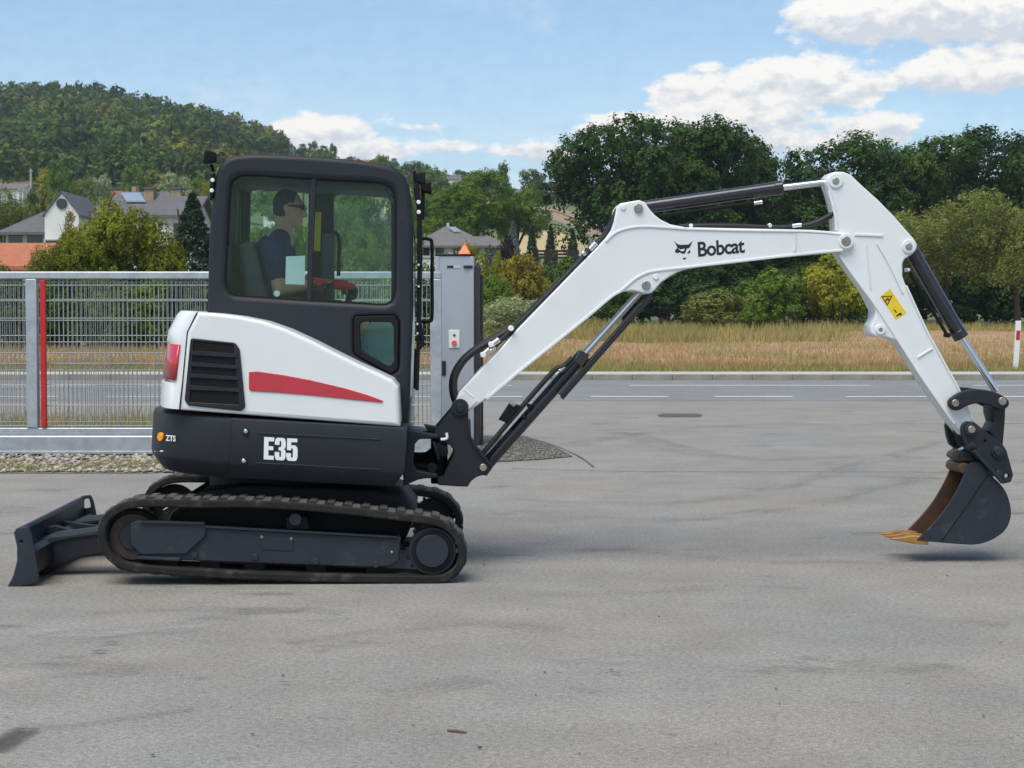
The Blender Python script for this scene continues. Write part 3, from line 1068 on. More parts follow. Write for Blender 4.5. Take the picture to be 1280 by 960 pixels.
# ---- left: round the white house
tree('garden_tree', 'dome', 0, L_olive, 152, 66, 254, 124, 'yellow-green garden tree in front of the white house', rot=.7)
tree('garden_tree', 'dome', 0, L_olive, 84, 64, 290, 92, 'low yellow-green tree between the tiled shed and the garden tree', rot=1.7)
tree('garden_tree', 'loose', 0, L_brown, 88, 70, 266, 36, 'thin brownish sapling before the white gable', rot=.3)
tree('garden_tree', 'dome', 0, L_olive, 202, 66, 296, 62, 'yellow-green shrub at the right foot of the garden tree', rot=2.7)
tree('yew_tree', 'conifer', 0, L_dark, 242, 76, 242, 84, 'dark green conifer against the back edge of the cab')
tree('willow_tree', 'willow', 1, L_willow, -90, 150, 236, 90, 'pale willow standing left of the utility poles and the slender willow', rot=2.0)
tree('ash_tree', 'oak', 2, L_green, -190, 130, 240, 110, 'broad green tree beyond the far end of the gate', rot=.5)
tree('oak_tree', 'oak', 1, L_oak, 1420, 132, 170, 190, 'dark oak at the far right end of the tree line', group=FAR, rot=.9)
tree('oak_tree', 'oak', 0, L_oak2, 1530, 130, 190, 180, 'mid green oak ending the tree line on the right', group=FAR, rot=2.9)
tree('willow_tree', 'willow', 0, L_willow, 10, 160, 238, 70, 'pale willow at the left picture edge', rot=.9)
tree('ash_tree', 'oak', 1, L_oak2, 44, 175, 238, 26, 'small dark tree beside the utility poles', rot=.4)
tree('ash_tree', 'round', 2, L_green, 80, 250, 204, 34, 'round mid green tree above the left wing of the white house', rot=1.4)
tree('ash_tree', 'round', 0, L_yellow, 58, 262, 210, 34, 'yellowing tree left of the round mid green tree', rot=2.4)
MID = 'hazy olive trees at the foot of the wooded hill'
for i, (px, top, w) in enumerate(((108, 220, 30), (128, 218, 26), (172, 206, 34), (196, 212, 40), (222, 216, 40), (250, 222, 40), (280, 226, 40), (312, 230, 44), (345, 236, 44))):
    tree('ash_tree', ('round', 'round', 'round')[i % 3], (i % 3) if i % 3 != 1 else 0, (L_willow, L_grey, L_green)[i % 3], px, 285 + 6 * (i % 4), top, w, 'olive tree in the row at the foot of the wooded hill', group=MID, rot=i)
tree('poplar_tree', 'poplar', 0, L_yellow, 256, 240, 226, 14, 'small yellow tree right behind the cab corner', rot=1)
tree('hedge_bush', 'bush', 1, L_oak2, 4, 68, 333, 50, 'green bush hiding the front wall of the tiled shed', 'bush')
HED = 'garden hedge bushes beyond the road behind the gate'
for i in range(24):
    px = -272 + i * 36
    tree('hedge_bush', 'bush', i % 3, (L_oak2, L_green, L_oak, L_green)[i % 4], px, 62 + (i * 7) % 7, 338 + (i * 13) % 20, 66, 'hedge bush in the row seen through the gate bars', 'bush', HED, rot=i * .9, sink=.35)
CABT = 'trees seen through the cab windows'
for i, (px, top, w, y, mt) in enumerate(((436, 236, 60, 130, L_green), (468, 246, 60, 118, L_oak2), (502, 250, 46, 126, L_green), (414, 262, 50, 100, L_oak2), (318, 286, 50, 105, L_green), (352, 284, 56, 100, L_oak2), (384, 280, 44, 108, L_green), (450, 285, 60, 92, L_green))):
    tree('ash_tree', 'oak', i % 3, mt, px, y, top, w, 'garden tree standing in the row behind the cab', group=CABT, rot=i * .8)
SKYL = 'small trees on the skyline beside the hilltop houses'
for i, (px, top, w) in enumerate(((378, 180, 16), (392, 176, 14), (405, 182, 18), (417, 179, 10), (440, 196, 16), (478, 196, 18), (492, 198, 14), (508, 206, 18), (545, 214, 18), (575, 212, 20), (600, 220, 22), (530, 214, 14))):
    tree('ash_tree', ('poplar', 'round')[i % 2], 0, L_oak2, px, 600 + (i % 3) * 8, top, w, 'small skyline tree beside the hilltop houses', group=SKYL, rot=i)
for i, (px, y, w, h) in enumerate(((350, 520, 40, 12), (400, 500, 44, 12), (440, 480, 44, 12), (480, 500, 40, 12), (520, 470, 40, 12), (545, 430, 40, 11), (560, 330, 40, 10), (535, 260, 40, 9), (520, 300, 36, 9), (600, 460, 50, 10), (380, 420, 44, 12), (440, 380, 44, 12), (490, 360, 44, 12))):
    X = xat(px, y)
    top = 400 - (terr(X, y) + h - CAMZ) * F / y
    tree('ash_tree', 'round', i % 3, (L_oak2, L_green)[i % 2], px, y, top, w, 'tree dotted over the far slope below the hilltop houses', group='trees dotted over the far slope', rot=i * 1.7)

# ---- wooded hill, one mass
def forest():
    rg = np.random.default_rng(7)
    bases = []
    for k in range(5):
        lb = crown_lobes(rg, 12, .6, .34, .32, .13, .22)
        V, Q = crown_cloud(lb, 470, .052, rg, 6, .03, inner=.10, out=1.3, rand=.45, up=.2)
        bases.append((V, Q))
    Vs, Qs, Ts = [], [], []
    o = 0
    n = 0
    for row in range(46):
        Y = 338 + row * 7.4
        c = -520 + rg.uniform(0, 20)
        while c < 352:
            c += rg.uniform(.75, 1.25) * 7.6 * F / Y
            yy = Y + rg.uniform(-3, 3)
            lim = 352 if yy > 560 else 352 - (560 - yy) * .05
            if c > lim:
                break
            X = xat(c, yy)
            z = terr(X, yy)
            V, Q = bases[rg.integers(5)]
            s = rg.uniform(8.5, 13.0)
            hh = rg.uniform(8.5, 12.5) * (1.0 if c > -50 else 1.1)
            a = rg.random() * 6.28
            ca, sa = math.cos(a), math.sin(a)
            W = np.stack([(V[:, 0] * ca - V[:, 1] * sa) * s + X, (V[:, 0] * sa + V[:, 1] * ca) * s + yy, V[:, 2] * hh + z - 1.2], 1)
            Vs.append(W); Qs.append(Q + o); o += len(V)
            # patches of brown, olive and dark trees
            pch = math.sin(c * .021 + row * .16 + 1.1) + math.sin(c * .011 - row * .21)
            t = rg.random() + .35 * pch
            if t > 1.05: col = (1.75, 1.15, .95)
            elif t > .8: col = (1.5, 1.25, .9)
            elif t < .02: col = (.62, .72, .85)
            else: col = (1, 1, 1)
            b = rg.uniform(.62, 1.38)
            Ts.append(np.tile(np.array([col[0] * b, col[1] * b, col[2] * b, 1.0]), (len(V), 1)))
            n += 1
    me = np_mesh('forest', np.concatenate(Vs), np.concatenate(Qs))
    at = me.color_attributes.new('tint', 'FLOAT_COLOR', 'POINT')
    at.data.foreach_set('color', np.concatenate(Ts).astype(np.float32).ravel())
    finish(me, L_forest, 0)
    f = obj('forest', me)
    tag(f, 'mixed green and brown wood covering the hill behind the houses', 'forest', kind='stuff')
    print('forest trees', n, 'faces', len(me.polygons))
forest()

# ---- grass and stubble
def blades(name, n, gen, hmin, hmax, wid, mat, seed, label, cat):
    rg = np.random.default_rng(seed)
    P = np.array([gen(rg) for _ in range(n)])
    h = rg.uniform(hmin, hmax, n) * rg.uniform(.6, 1.1, n)
    a = rg.random(n) * 6.283
    dx = np.stack([np.cos(a), np.sin(a), np.zeros(n)], 1) * (wid * rg.uniform(.6, 1.4, n))[:, None]
    ln = np.stack([rg.normal(0, .28, n) * h, rg.normal(0, .28, n) * h, h], 1)
    V = np.stack([P - dx, P + dx, P + ln * .55 + dx * .6, P + ln], 1).reshape(-1, 3)
    me = np_mesh(name, V, np.arange(4 * n).reshape(-1, 4))
    finish(me, mat, 0)
    o = obj(name, me)
    tag(o, label, cat, kind='stuff')
    return o
def fx(rg, y):
    return (rg.uniform(-60, 1340) - 640) / F * y
def gen_verge(rg):
    y = Y_PAVE + .05 + (Y_FIELD + .8 - Y_PAVE) * rg.random()
    return (fx(rg, y), y, .12)
blades('verge_grass', 16000, gen_verge, .06, .2, .012, L_grass, 21, 'green grass strip along the footway edge', 'grass')
blades('verge_grass', 9000, gen_verge, .08, .3, .010, L_dry, 22, 'dry yellow grass mixed into the strip along the footway', 'grass')
def gen_field(rg):
    y = Y_FIELD + 60 * rg.random() ** 2.2
    x = fx(rg, y)
    return (x, y, terr(x, y) - .02)
blades('stubble', 42000, gen_field, .1, .34, .014, L_dry, 23, 'dry brown stubble standing on the field', 'stubble')
def gen_field_b(rg):
    while True:
        y = Y_FIELD + 30 * rg.random() ** 2.0
        x = fx(rg, y)
        if math.sin(x * .9) + math.sin(x * .37 + y * .4) > .5:
            return (x, y, terr(x, y) - .02)
blades('field_weeds', 9000, gen_field_b, .1, .3, .012, L_grass, 29, 'green weeds growing among the stubble near the road', 'grass')
def gen_edge(rg):
    y = rg.uniform(102, 121)
    x = (rg.uniform(690, 1340) - 640) / F * y
    return (x, y, terr(x, y) - .05)
blades('rough_grass', 15000, gen_edge, .2, .75, .03, L_reed, 24, 'tall rough grass between the field and the tree line', 'grass')
def gen_bank(rg):
    y = rg.uniform(82, 108)
    x = (600 + 460 * rg.random() ** 2.2 - 640 + rg.normal(0, 12)) / F * y
    return (x, y, terr(x, y) - .05)
blades('rough_grass', 12000, gen_bank, .3, 1.0, .03, L_reed, 25, 'tall reedy grass on the bank under the boom bend', 'grass')
def gen_left(rg):
    y = rg.uniform(58, 63)
    x = (rg.uniform(-60, 640) - 640) / F * y
    return (x, y, terr(x, y) - .05)
blades('rough_grass', 9000, gen_left, .12, .4, .02, L_reed, 26, 'tall grass at the foot of the hedge behind the gate', 'grass')
def gen_roadside(rg):
    y = rg.uniform(21.5, 24.4) if rg.random() < .7 else rg.uniform(19.8, 22)
    return (rg.uniform(-9.5, -1.4), y, 0)
blades('roadside_weeds', 7000, gen_roadside, .05, .32, .008, L_grass, 27, 'green weeds in the gravel behind the sliding gate', 'grass')
blades('roadside_weeds', 4000, gen_roadside, .08, .4, .007, L_dry, 28, 'dry stalks in the gravel behind the sliding gate', 'grass')
def gen_front(rg):
    y = YG0 + .1 + .5 * rg.random()
    x = rg.uniform(-9.2, -3.4)
    if math.sin(x * 2.1) + math.sin(x * 5.3 + 1) < .2:
        y += .8 * rg.random()
    return (x, y, 0)
blades('roadside_weeds', 3600, gen_front, .02, .08, .006, L_grass, 30, 'short green weeds along the front edge of the gravel strip', 'grass')
blades('roadside_weeds', 2600, gen_front, .02, .09, .005, L_dry, 31, 'short dry weeds along the front edge of the gravel strip', 'grass')
# ------------------------------------------------------------------ buildings
M_wall = material('white_render', (.72, .72, .70), .9, var=.06, vscale=.8)
M_wall_warm = material('cream_render', (.62, .58, .50), .9, var=.08, vscale=.8)
M_slate = material('slate_roof', (.115, .112, .118), .7, var=.2, vscale=3, bump=.4, bscale=12)
M_slate2 = material('grey_tile_roof', (.15, .14, .135), .75, var=.2, vscale=3, bump=.4, bscale=12)
M_tile = material('clay_tile_roof', (.36, .115, .055), .8, col2=(.46, .17, .085), vscale=4, bump=.5, bscale=14)
M_tile_d = material('old_clay_roof', (.22, .07, .05), .8, var=.25, vscale=3)
M_brick = material('chimney_brick', (.34, .24, .15), .9, var=.2, vscale=6)
M_timber = material('timber', (.06, .055, .06), .8, var=.2)
M_pane = material('house_pane', (.02, .025, .03), .12, spec=.6)
M_frame = material('window_frame', (.5, .5, .5), .6)
M_solar = material('solar_panel', (.25, .32, .40), .08, spec=1.0)

def gable(parent, x0, x1, y0, y1, zb, ze, zr, wallm, roofm, axis='x', over=.35, th=.16, wall=True):
    """pitched block: ridge along axis; box footprint x0..x1, y0..y1 (local), base zb, eaves ze, ridge zr"""
    if axis == 'x':
        ym = (y0 + y1) / 2
        if wall:
            V = []
            for x in (x0, x1):
                V += [(x, y0, zb), (x, y1, zb), (x, y1, ze), (x, ym, zr - .05), (x, y0, ze)]
            Fc = [(4, 3, 2, 1, 0), (5, 6, 7, 8, 9), (0, 5, 9, 4), (1, 2, 7, 6), (2, 3, 8, 7), (4, 9, 8, 3), (0, 1, 6, 5)]
            mesh_obj('wall', V, Fc, wallm, parent, 0)
        sl = (zr - ze) / (ym - y0)
        for s, ye in ((-1, y0), (1, y1)):
            e = ye + s * over
            ez = ze - sl * over
            V = [(x0 - over, e, ez), (x1 + over, e, ez), (x1 + over, ym, zr), (x0 - over, ym, zr)]
            V += [(a, b, c + th) for a, b, c in V]
            mesh_obj('roof', V, [(0, 3, 2, 1), (4, 5, 6, 7), (0, 1, 5, 4), (1, 2, 6, 5), (2, 3, 7, 6), (3, 0, 4, 7)], roofm, parent, 0)
    else:
        xm = (x0 + x1) / 2
        if wall:
            V = []
            for y in (y0, y1):
                V += [(x0, y, zb), (x1, y, zb), (x1, y, ze), (xm, y, zr - .05), (x0, y, ze)]
            Fc = [(0, 1, 2, 3, 4), (9, 8, 7, 6, 5), (0, 5, 6, 1), (1, 6, 7, 2), (2, 7, 8, 3), (3, 8, 9, 4), (4, 9, 5, 0)]
            mesh_obj('wall', V, Fc, wallm, parent, 0)
        sl = (zr - ze) / (xm - x0)
        for s, xe in ((-1, x0), (1, x1)):
            e = xe + s * over
            ez = ze - sl * over
            V = [(e, y0 - over, ez), (e, y1 + over, ez), (xm, y1 + over, zr), (xm, y0 - over, zr)]
            V += [(a, b, c + th) for a, b, c in V]
            mesh_obj('roof', V, [(0, 1, 2, 3), (4, 7, 6, 5), (0, 4, 5, 1), (1, 5, 6, 2), (2, 6, 7, 3), (3, 7, 4, 0)], roofm, parent, 0)
def hip(parent, x0, x1, y0, y1, ze, zr, rx0, rx1, roofm, over=.4):
    ym = (y0 + y1) / 2
    a, b, c, d = x0 - over, x1 + over, y0 - over, y1 + over
    V = [(a, c, ze), (b, c, ze), (b, d, ze), (a, d, ze), (rx0, ym, zr), (rx1, ym, zr)]
    V += [(p[0], p[1], p[2] - .18) for p in V[:4]]
    return mesh_obj('roof', V, [(0, 1, 5, 4), (1, 2, 5), (2, 3, 4, 5), (3, 0, 4), (6, 7, 1, 0), (7, 8, 2, 1), (8, 9, 3, 2), (9, 6, 0, 3), (9, 8, 7, 6)], roofm, parent, 0)
def window(parent, xc, zc, w, h, y, face='front', fm=None):
    """window on a wall facing the camera (front, at y) or facing +x (side, at x = y)"""
    fm = fm or M_frame
    if face == 'front':
        f = box('window', xc - w / 2, xc + w / 2, y - .06, y + .02, zc - h / 2, zc + h / 2, fm, parent)
        box('pane', xc - w / 2 + .09, xc + w / 2 - .09, y - .075, y - .055, zc - h / 2 + .09, zc + h / 2 - .09, M_pane, f)
        box('sill', xc - w / 2 - .08, xc + w / 2 + .08, y - .14, y + .0, zc - h / 2 - .1, zc - h / 2 - .004, fm, f)
    else:
        f = box('window', y - .02, y + .06, xc - w / 2, xc + w / 2, zc - h / 2, zc + h / 2, fm, parent)
        box('pane', y + .055, y + .075, xc - w / 2 + .09, xc + w / 2 - .09, zc - h / 2 + .09, zc + h / 2 - .09, M_pane, f)
    return f

# ---- big white house with slate roofs, left of the cab (Y about 110 m)
HY = 110.0
hx = lambda p: xat(p, HY)
hz0 = terr(hx(140), HY) - .3
HO = empty('white_house', (hx(140), HY, hz0))
tag(HO, 'large white house with dark slate roofs, two chimneys and a round gable window', 'house')
lx = lambda p: hx(p) - hx(140)
lz = lambda q: zat(q, HY) - hz0
box('wall', lx(98), lx(240), 0, 9, 0, lz(289), M_wall, HO)
hip(HO, lx(96), lx(244), -.2, 9.4, lz(291), lz(233), lx(134), lx(196), M_slate)
gable(HO, lx(67), lx(109), -1.8, 5, 0, lz(270), lz(243), M_wall, M_slate, 'y', .12, .1)
box('wall', lx(12), lx(66), -.5, 7, 0, lz(294), M_wall, HO)
hip(HO, lx(11), lx(66), -.7, 7.2, lz(291), lz(256), lx(50), lx(90), M_slate)
gable(HO, lx(205), lx(250), -2.6, 4.2, 0, lz(272), lz(247), M_wall, M_slate, 'x', .45)
for px in (173.5, 208.5):
    c = box('chimney', lx(px - 6), lx(px + 6), 3.4, 4.3, lz(262), lz(231), M_brick, HO, .03)
    box('cap', lx(px - 7), lx(px + 7), 3.3, 4.4, lz(231), lz(229), M_slate, c)
# skylight lying on the front slope
ze, zr = lz(291), lz(233)
def slope(px, q):                     # point on the front slope of the main roof
    t = (lz(q) - ze) / (zr - ze)
    y = -.6 + t * (4.6 + .6)
    return Vector((lx(px), y, lz(q) + .12))
V = [slope(146, 251), slope(171, 251), slope(159, 239), slope(135, 239)]
V2 = [v + Vector((0, 0, .1)) for v in V]
mesh_obj('skylight', V + V2, [(3, 2, 1, 0), (4, 5, 6, 7), (0, 1, 5, 4), (1, 2, 6, 5), (2, 3, 7, 6), (3, 0, 4, 7)], M_solar, HO, 0)
# eyebrow dormer
c = slope(194, 282)
bm = bmesh.new()
n = 12
ring = [(c.x + .95 * math.cos(t), .0 + c.y - .5, c.z + .85 * math.sin(t) - .2) for t in np.linspace(0, math.pi, n)]
fr = [bm.verts.new(p) for p in ring]
bk = [bm.verts.new((p[0], p[1] + 2.4, p[2])) for p in ring]
for i in range(n - 1):
    bm.faces.new((fr[i], fr[i + 1], bk[i + 1], bk[i]))
dm = bm_obj('dormer', bm, M_slate, HO)
mesh_obj('pane', [(p[0] * .86 + c.x * .14, p[1] + .06, p[2] - .06) for p in ring], [tuple(range(n))], M_pane, dm, 0)
# round window of the gable
yg = -1.86
bm = bmesh.new()
bmesh.ops.create_cone(bm, cap_ends=True, segments=20, radius1=.34, radius2=.34, depth=.1, matrix=Matrix.Translation((lx(88.5), yg, lz(257))) @ Matrix.Rotation(math.pi / 2, 4, 'X'))
bm_obj('round_window', bm, M_pane, HO)
for (px, q, w, h, y) in ((24, 301, 1.1, 1.0, -.5), (48, 303, 1.2, 1.1, -.5), (76, 312, 1, 1.2, -1.8), (100, 312, 1, 1.2, -1.8), (214, 318, 1.1, 1.0, -2.6), (236, 290, 1.0, 1.0, -2.6), (150, 305, 1.3, 1.2, 0), (180, 305, 1.3, 1.2, 0)):
    window(HO, lx(px), lz(q), w, h, y)

# ---- simple houses
def small_house(name, label, px, Y, w, d, hw, hr, axis, wallm, roofm, wins=(), rz=0.0, chim=None, sink=.4, group=None):
    X = xat(px, Y)
    e = empty(name, (X, Y, terr(X, Y) - sink), rz)
    tag(e, label, 'house', group)
    gable(e, -w / 2, w / 2, 0, d, 0, hw + sink, hw + hr + sink, wallm, roofm, axis, .4)
    for (x, z, ww, hh) in wins:
        window(e, x, z + sink, ww, hh, 0)
    if chim is not None:
        box('chimney', chim - .4, chim + .4, d * .45, d * .45 + .8, hw + sink, hw + hr + sink + 1.0, M_brick, e)
    return e
# tiled shed at the left edge
SY = 72.0
X = xat(0, SY)
sh = empty('tiled_shed', (X, SY, terr(X, SY) - .2))
tag(sh, 'low building with an orange clay tile roof behind the gate', 'shed')
b0 = terr(X, SY) - .2
gable(sh, xat(-70, SY) - X, xat(44, SY) - X, 0, 5, 0, zat(334, SY) - b0, zat(305, SY) - b0, M_wall_warm, M_tile, 'x', .3)
window(sh, -1.5, 1.6, 1.2, 1.0, 0)
window(sh, .2, 1.6, 1.2, 1.0, 0)
# far left white house
small_house('villa', 'white two-storey villa with a flat grey roof far left on the slope', 12, 300, 5.6, 7, 4.6, 1.1, 'x', M_wall, M_slate2, ((-1.6, 3.2, .9, 1.1), (.4, 3.2, .9, 1.1), (1.7, 1.2, .9, 1.2)))
small_house('red_roof_house', 'small white gabled house with a red roof at the foot of the wooded hill', 147, 270, 4.2, 7, 3.2, 2.4, 'y', M_wall, M_tile, ((-.7, 3.4, .7, .9), (.7, 3.4, .7, .9)), R(-25), chim=1.0)
small_house('gabled_house', 'white gabled house with a dark roof seen through the rear cab window', 341, 300, 3.4, 6, 2.6, 1.6, 'y', M_wall, M_slate, ((-.6, 2.0, .5, .9), (.65, 2.0, .5, .9)), R(-20), sink=0.0)
small_house('gabled_house', 'white house with a grey roof seen through the front of the cab window', 474, 165, 4.6, 6, 4.4, 2.0, 'x', M_wall, M_slate2, ((-1, 3, 1, 1.1), (1.2, 3, 1, 1.1)), R(10))
# hip-roofed house right of the cab
X = xat(575, 145)
hb = terr(X, 145) - .3
hh = empty('hip_roof_house', (X, 145, hb))
tag(hh, 'low house with a wide grey hip roof and skylight behind the gate cabinet', 'house')
qx = lambda p: xat(p, 145) - X
qz = lambda q: zat(q, 145) - hb
box('wall', qx(524), qx(606), 0, 8, 0, qz(306), M_wall, hh)
hip(hh, qx(520), qx(610), 0, 8, qz(307), qz(280), qx(554), qx(566), M_slate2)
box('wall', qx(585), qx(622), 2.5, 7, 0, qz(306), M_wall_warm, hh)
hip(hh, qx(584), qx(624), 2.3, 7.3, qz(306), qz(292), qx(588), qx(612), M_slate2)
V = []
for p, q in ((566, 290), (575, 290), (568, 284), (558, 284)):
    t = (qz(q) - qz(307)) / (qz(280) - qz(307))
    V.append(Vector((qx(p), -.4 + 4.4 * t, qz(q) + .1)))
V2 = [v + Vector((0, 0, .12)) for v in V]
mesh_obj('skylight', V + V2, [(3, 2, 1, 0), (4, 5, 6, 7), (0, 1, 5, 4), (1, 2, 6, 5), (2, 3, 7, 6), (3, 0, 4, 7)], M_solar, hh, 0)
box('chimney', qx(556), qx(559.5), 4.2, 4.6, qz(284), qz(275), M_frame, hh)
for px in (532, 550, 572, 594):
    window(hh, qx(px), qz(314), .9, .9, 0)
# hilltop houses
hill = [(356, 600, 5.0, 3.4, 1.6, M_wall, M_slate, 'modern white house with a black roof at the end of the wooded hill'),
        (372, 610, 4.0, 2.2, 1.4, M_wall_warm, M_tile_d, 'low brownish house beside the black-roofed hilltop house'),
        (466, 600, 5.6, 3.0, 2.6, M_wall_warm, M_tile, 'red-roofed hilltop house peeping over the cab roof'),
        (516, 590, 6.0, 3.4, 2.0, M_wall, M_slate, 'dark-roofed hilltop house above the front cab corner'),
        (527, 560, 5.0, 3.0, 1.8, M_wall_warm, M_slate2, 'grey hilltop house beside the cab work lights'),
        (562, 580, 6.5, 3.2, 1.6, M_wall, M_slate, 'wide white hilltop house right of the cab work lights'),
        (640, 440, 4.4, 3.4, 2.0, M_wall, M_slate2, 'white house with a grey roof below the lone skyline tree')]
for (px, Y, w, hw, hr, wm, rm, lab) in hill:
    small_house('hilltop_house', lab, px, Y, w, 6, hw, hr, 'x', wm, rm, ((-w * .22, hw * .55, .8, 1.1), (w * .22, hw * .55, .8, 1.1)), rz=R((px * 7) % 30 - 15))
# utility poles
M_pole = material('pole_concrete', (.34, .33, .31), .9, var=.15)
for (px, Y, top, lab) in ((27.5, 170, 234, 'left one of two short concrete utility poles by the pale willow'), (32, 172, 235, 'right one of two short concrete utility poles by the pale willow'), (41, 200, 211, 'tall concrete utility pole below the far villa')):
    X = xat(px, Y)
    z0 = terr(X, Y)
    e = empty('utility_pole', (X, Y, z0))
    tag(e, lab, 'utility pole')
    h = zat(top, Y) - z0
    tube('pole', [(0, 0, -.3), (0, 0, h)], [.2, .13], M_pole, e, 8)
    box('bracket', -.25, .25, -.16, -.1, h - .35, h - .25, M_pole, e)
# wooden fence below the spruces
M_wood = material('dark_wood', (.035, .028, .022), .9, var=.3)
e = empty('rail_fence', (xat(690, 140), 140, terr(xat(690, 140), 140)))
tag(e, 'dark wooden rail fence under the spruces', 'fence')
bz = terr(xat(690, 140), 140)
for px in (672, 684, 696, 708, 720):
    box('post', xat(px, 140) - xat(690, 140) - .07, xat(px, 140) - xat(690, 140) + .07, -.07, .07, -.2, zat(312, 140) - bz, M_wood, e)
for q in (314, 318, 322):
    z = zat(q, 140) - bz
    box('rail', xat(670, 140) - xat(690, 140), xat(722, 140) - xat(690, 140), -.12, -.075, z - .09, z + .09, M_wood, e)

# ------------------------------------------------------------------ sliding gate
M_galv = material('galvanised_steel', (.36, .39, .41), .45, .6, col2=(.50, .53, .55), vscale=9, detail=7)
M_galv_wire = material('galvanised_wire', (.34, .36, .37), .5, .5, var=.15, vscale=3)
M_red = material('red_plastic', (.50, .012, .02), .45, var=.1)
GY = 18.7
gx = lambda p: xat(p, GY)
gz = lambda q: zat(q, GY)
gate = empty('sliding_gate', (gx(41), GY, 0))
tag(gate, 'long galvanised sliding gate with wire mesh infill and a heavy bottom rail', 'gate')
ox = gx(41)
x0, x1 = gx(-160) - ox, gx(552) - ox
box('top_rail', x0, x1, -.05, .05, gz(349), gz(339.5), M_galv, gate, .012)
box('bottom_rail', x0, x1, -.045, .045, gz(543.5), gz(534.5), M_galv, gate, .01)
br = box('track_beam', x0, x1, -.085, .085, gz(568), gz(543.8), M_galv, gate, .018)
box('beam_lip', x0, x1, -.098, -.0855, gz(566.5), gz(563), M_galv, br, .003)
for px in (-140, 41, 300, 545):
    box('post', gx(px - 7) - ox, gx(px + 7) - ox, -.055, .055, gz(534.5), gz(349), M_galv, gate, .008)
box('safety_strip', gx(52.3) - ox, gx(58.8) - ox, -.06, -.012, gz(534), gz(350), M_red, gate, .006)
def wire_fence(parent, xs0, xs1, pitch, z0, z1, yv, rows, offs=0.0):
    bm = bmesh.new()
    sweep(bm, [(0, 0, z0), (0, 0, z1)], .0042, 6)
    me = bpy.data.meshes.new('wire'); bm.to_mesh(me); bm.free(); finish(me, M_galv_wire, 60)
    x = xs0 + offs
    while x < xs1:
        o = obj('vertical_wire', me, parent)
        o.location = (x, yv, 0)
        x += pitch
    bm = bmesh.new()
    sweep(bm, [(xs0, 0, 0), (xs1, 0, 0)], .0048, 6)
    me2 = bpy.data.meshes.new('wire'); bm.to_mesh(me2); bm.free(); finish(me2, M_galv_wire, 60)
    for z in rows:
        for dy in (-.0085, .0085):
            o = obj('horizontal_wire', me2, parent)
            o.location = (0, yv + dy, z)
rows = [gz(q) for q in (352.5, 374.3, 400.5, 427.6, 454.2, 480.7, 506.8, 532.0)]
wire_fence(gate, gx(-158) - ox, gx(543) - ox, .05, gz(534.5), gz(349), 0, rows)
# fixed mesh fence standing just behind the gate
FY = 19.6
fen = empty('mesh_fence', (xat(41, FY), FY, 0))
tag(fen, 'thin galvanised mesh fence panels standing right behind the sliding gate', 'fence')
fo = xat(41, FY)
for px in (-40, 515):
    box('post', xat(px, FY) - fo - .025, xat(px, FY) - fo + .025, .015, .065, -.02, zat(350, FY), M_galv_wire, fen, .006)
wire_fence(fen, xat(-150, FY) - fo, xat(541, FY) - fo, .05, .08, zat(351, FY), 0, [.12, .32, .52, .72, .92, 1.12, 1.32, 1.52, 1.72, 1.9], .02)

# ------------------------------------------------------------------ gate cabinet
M_alu = material('anodised_aluminium', (.42, .45, .48), .45, .35, var=.04, vscale=3)
M_black = material('black_plastic', (.012, .012, .013), .5, var=.2)
M_rubber_fin = material('rubber_edge', (.028, .03, .032), .7, var=.2)
M_orange = material('orange_lens', (.85, .12, .02), .3, var=.06)
M_sticker = material('white_sticker', (.75, .75, .73), .6)
CY = 20.2
cab = empty('gate_cabinet', (xat(568, CY), CY, 0))
tag(cab, 'tall silver gate drive cabinet with orange beacon and stop button', 'cabinet')
kx = lambda p: xat(p, CY) - xat(568, CY)
kz = lambda q: zat(q, CY)
body = box('body', kx(544), kx(592.5), 0, .42, 0, kz(319.5), M_alu, cab, .012)
box('edge_profile', kx(545), kx(549), -.012, 0, .02, kz(320.5), M_alu, body, .004)
box('edge_profile', kx(587.5), kx(592), -.012, 0, .02, kz(320.5), M_alu, body, .004)
box('lid', kx(543.5), kx(593), -.015, .43, kz(319.5) + .002, kz(317.5), M_black, cab, .003)
bx, bz = kx(580.5), kz(317.5)
V = [(bx - .078, .05, bz), (bx + .078, .05, bz), (bx + .078, .2, bz), (bx - .078, .2, bz), (bx - .006, .125, kz(303.8)), (bx + .006, .125, kz(303.8))]
be = mesh_obj('beacon', V, [(3, 2, 1, 0), (0, 1, 5, 4), (1, 2, 5), (2, 3, 4, 5), (3, 0, 4)], M_orange, cab, 0)
bevel(be, .008)
box('name_strip', kx(559), kx(567), -.006, 0, kz(335), kz(332), M_black, cab)
box('name_strip', kx(567.2), kx(576), -.006, 0, kz(335), kz(332), M_frame, cab)
box('latch', kx(579.5), kx(591), -.028, -.0125, kz(335.5), kz(331.8), M_black, cab, .004)
bp = box('button_plate', kx(561), kx(574.5), -.012, 0, kz(435), kz(412.5), M_sticker, cab, .004)
bm = bmesh.new()
bmesh.ops.create_cone(bm, cap_ends=True, segments=24, radius1=.032, radius2=.027, depth=.03, matrix=Matrix.Translation((kx(567.8), -.027, kz(428.5))) @ Matrix.Rotation(math.pi / 2, 4, 'X'))
bm_obj('stop_button', bm, M_orange, bp)
tube('key_switch', [(kx(568), -.02, kz(419)), (kx(568), -.01, kz(419))], .014, M_black, bp, 12)
bm = bmesh.new()
sl = [(kx(552.5 + 0), kz(452)), (kx(557.5), kz(452)), (kx(557.5), kz(469)), (kx(552.5), kz(469))]
add_box(bm, kx(551.6), kx(557.4), -.016, .0, kz(469.5), kz(451))
hs = bm_obj('handle_slot', bm, M_black, cab)
bevel(hs, .02, 4)
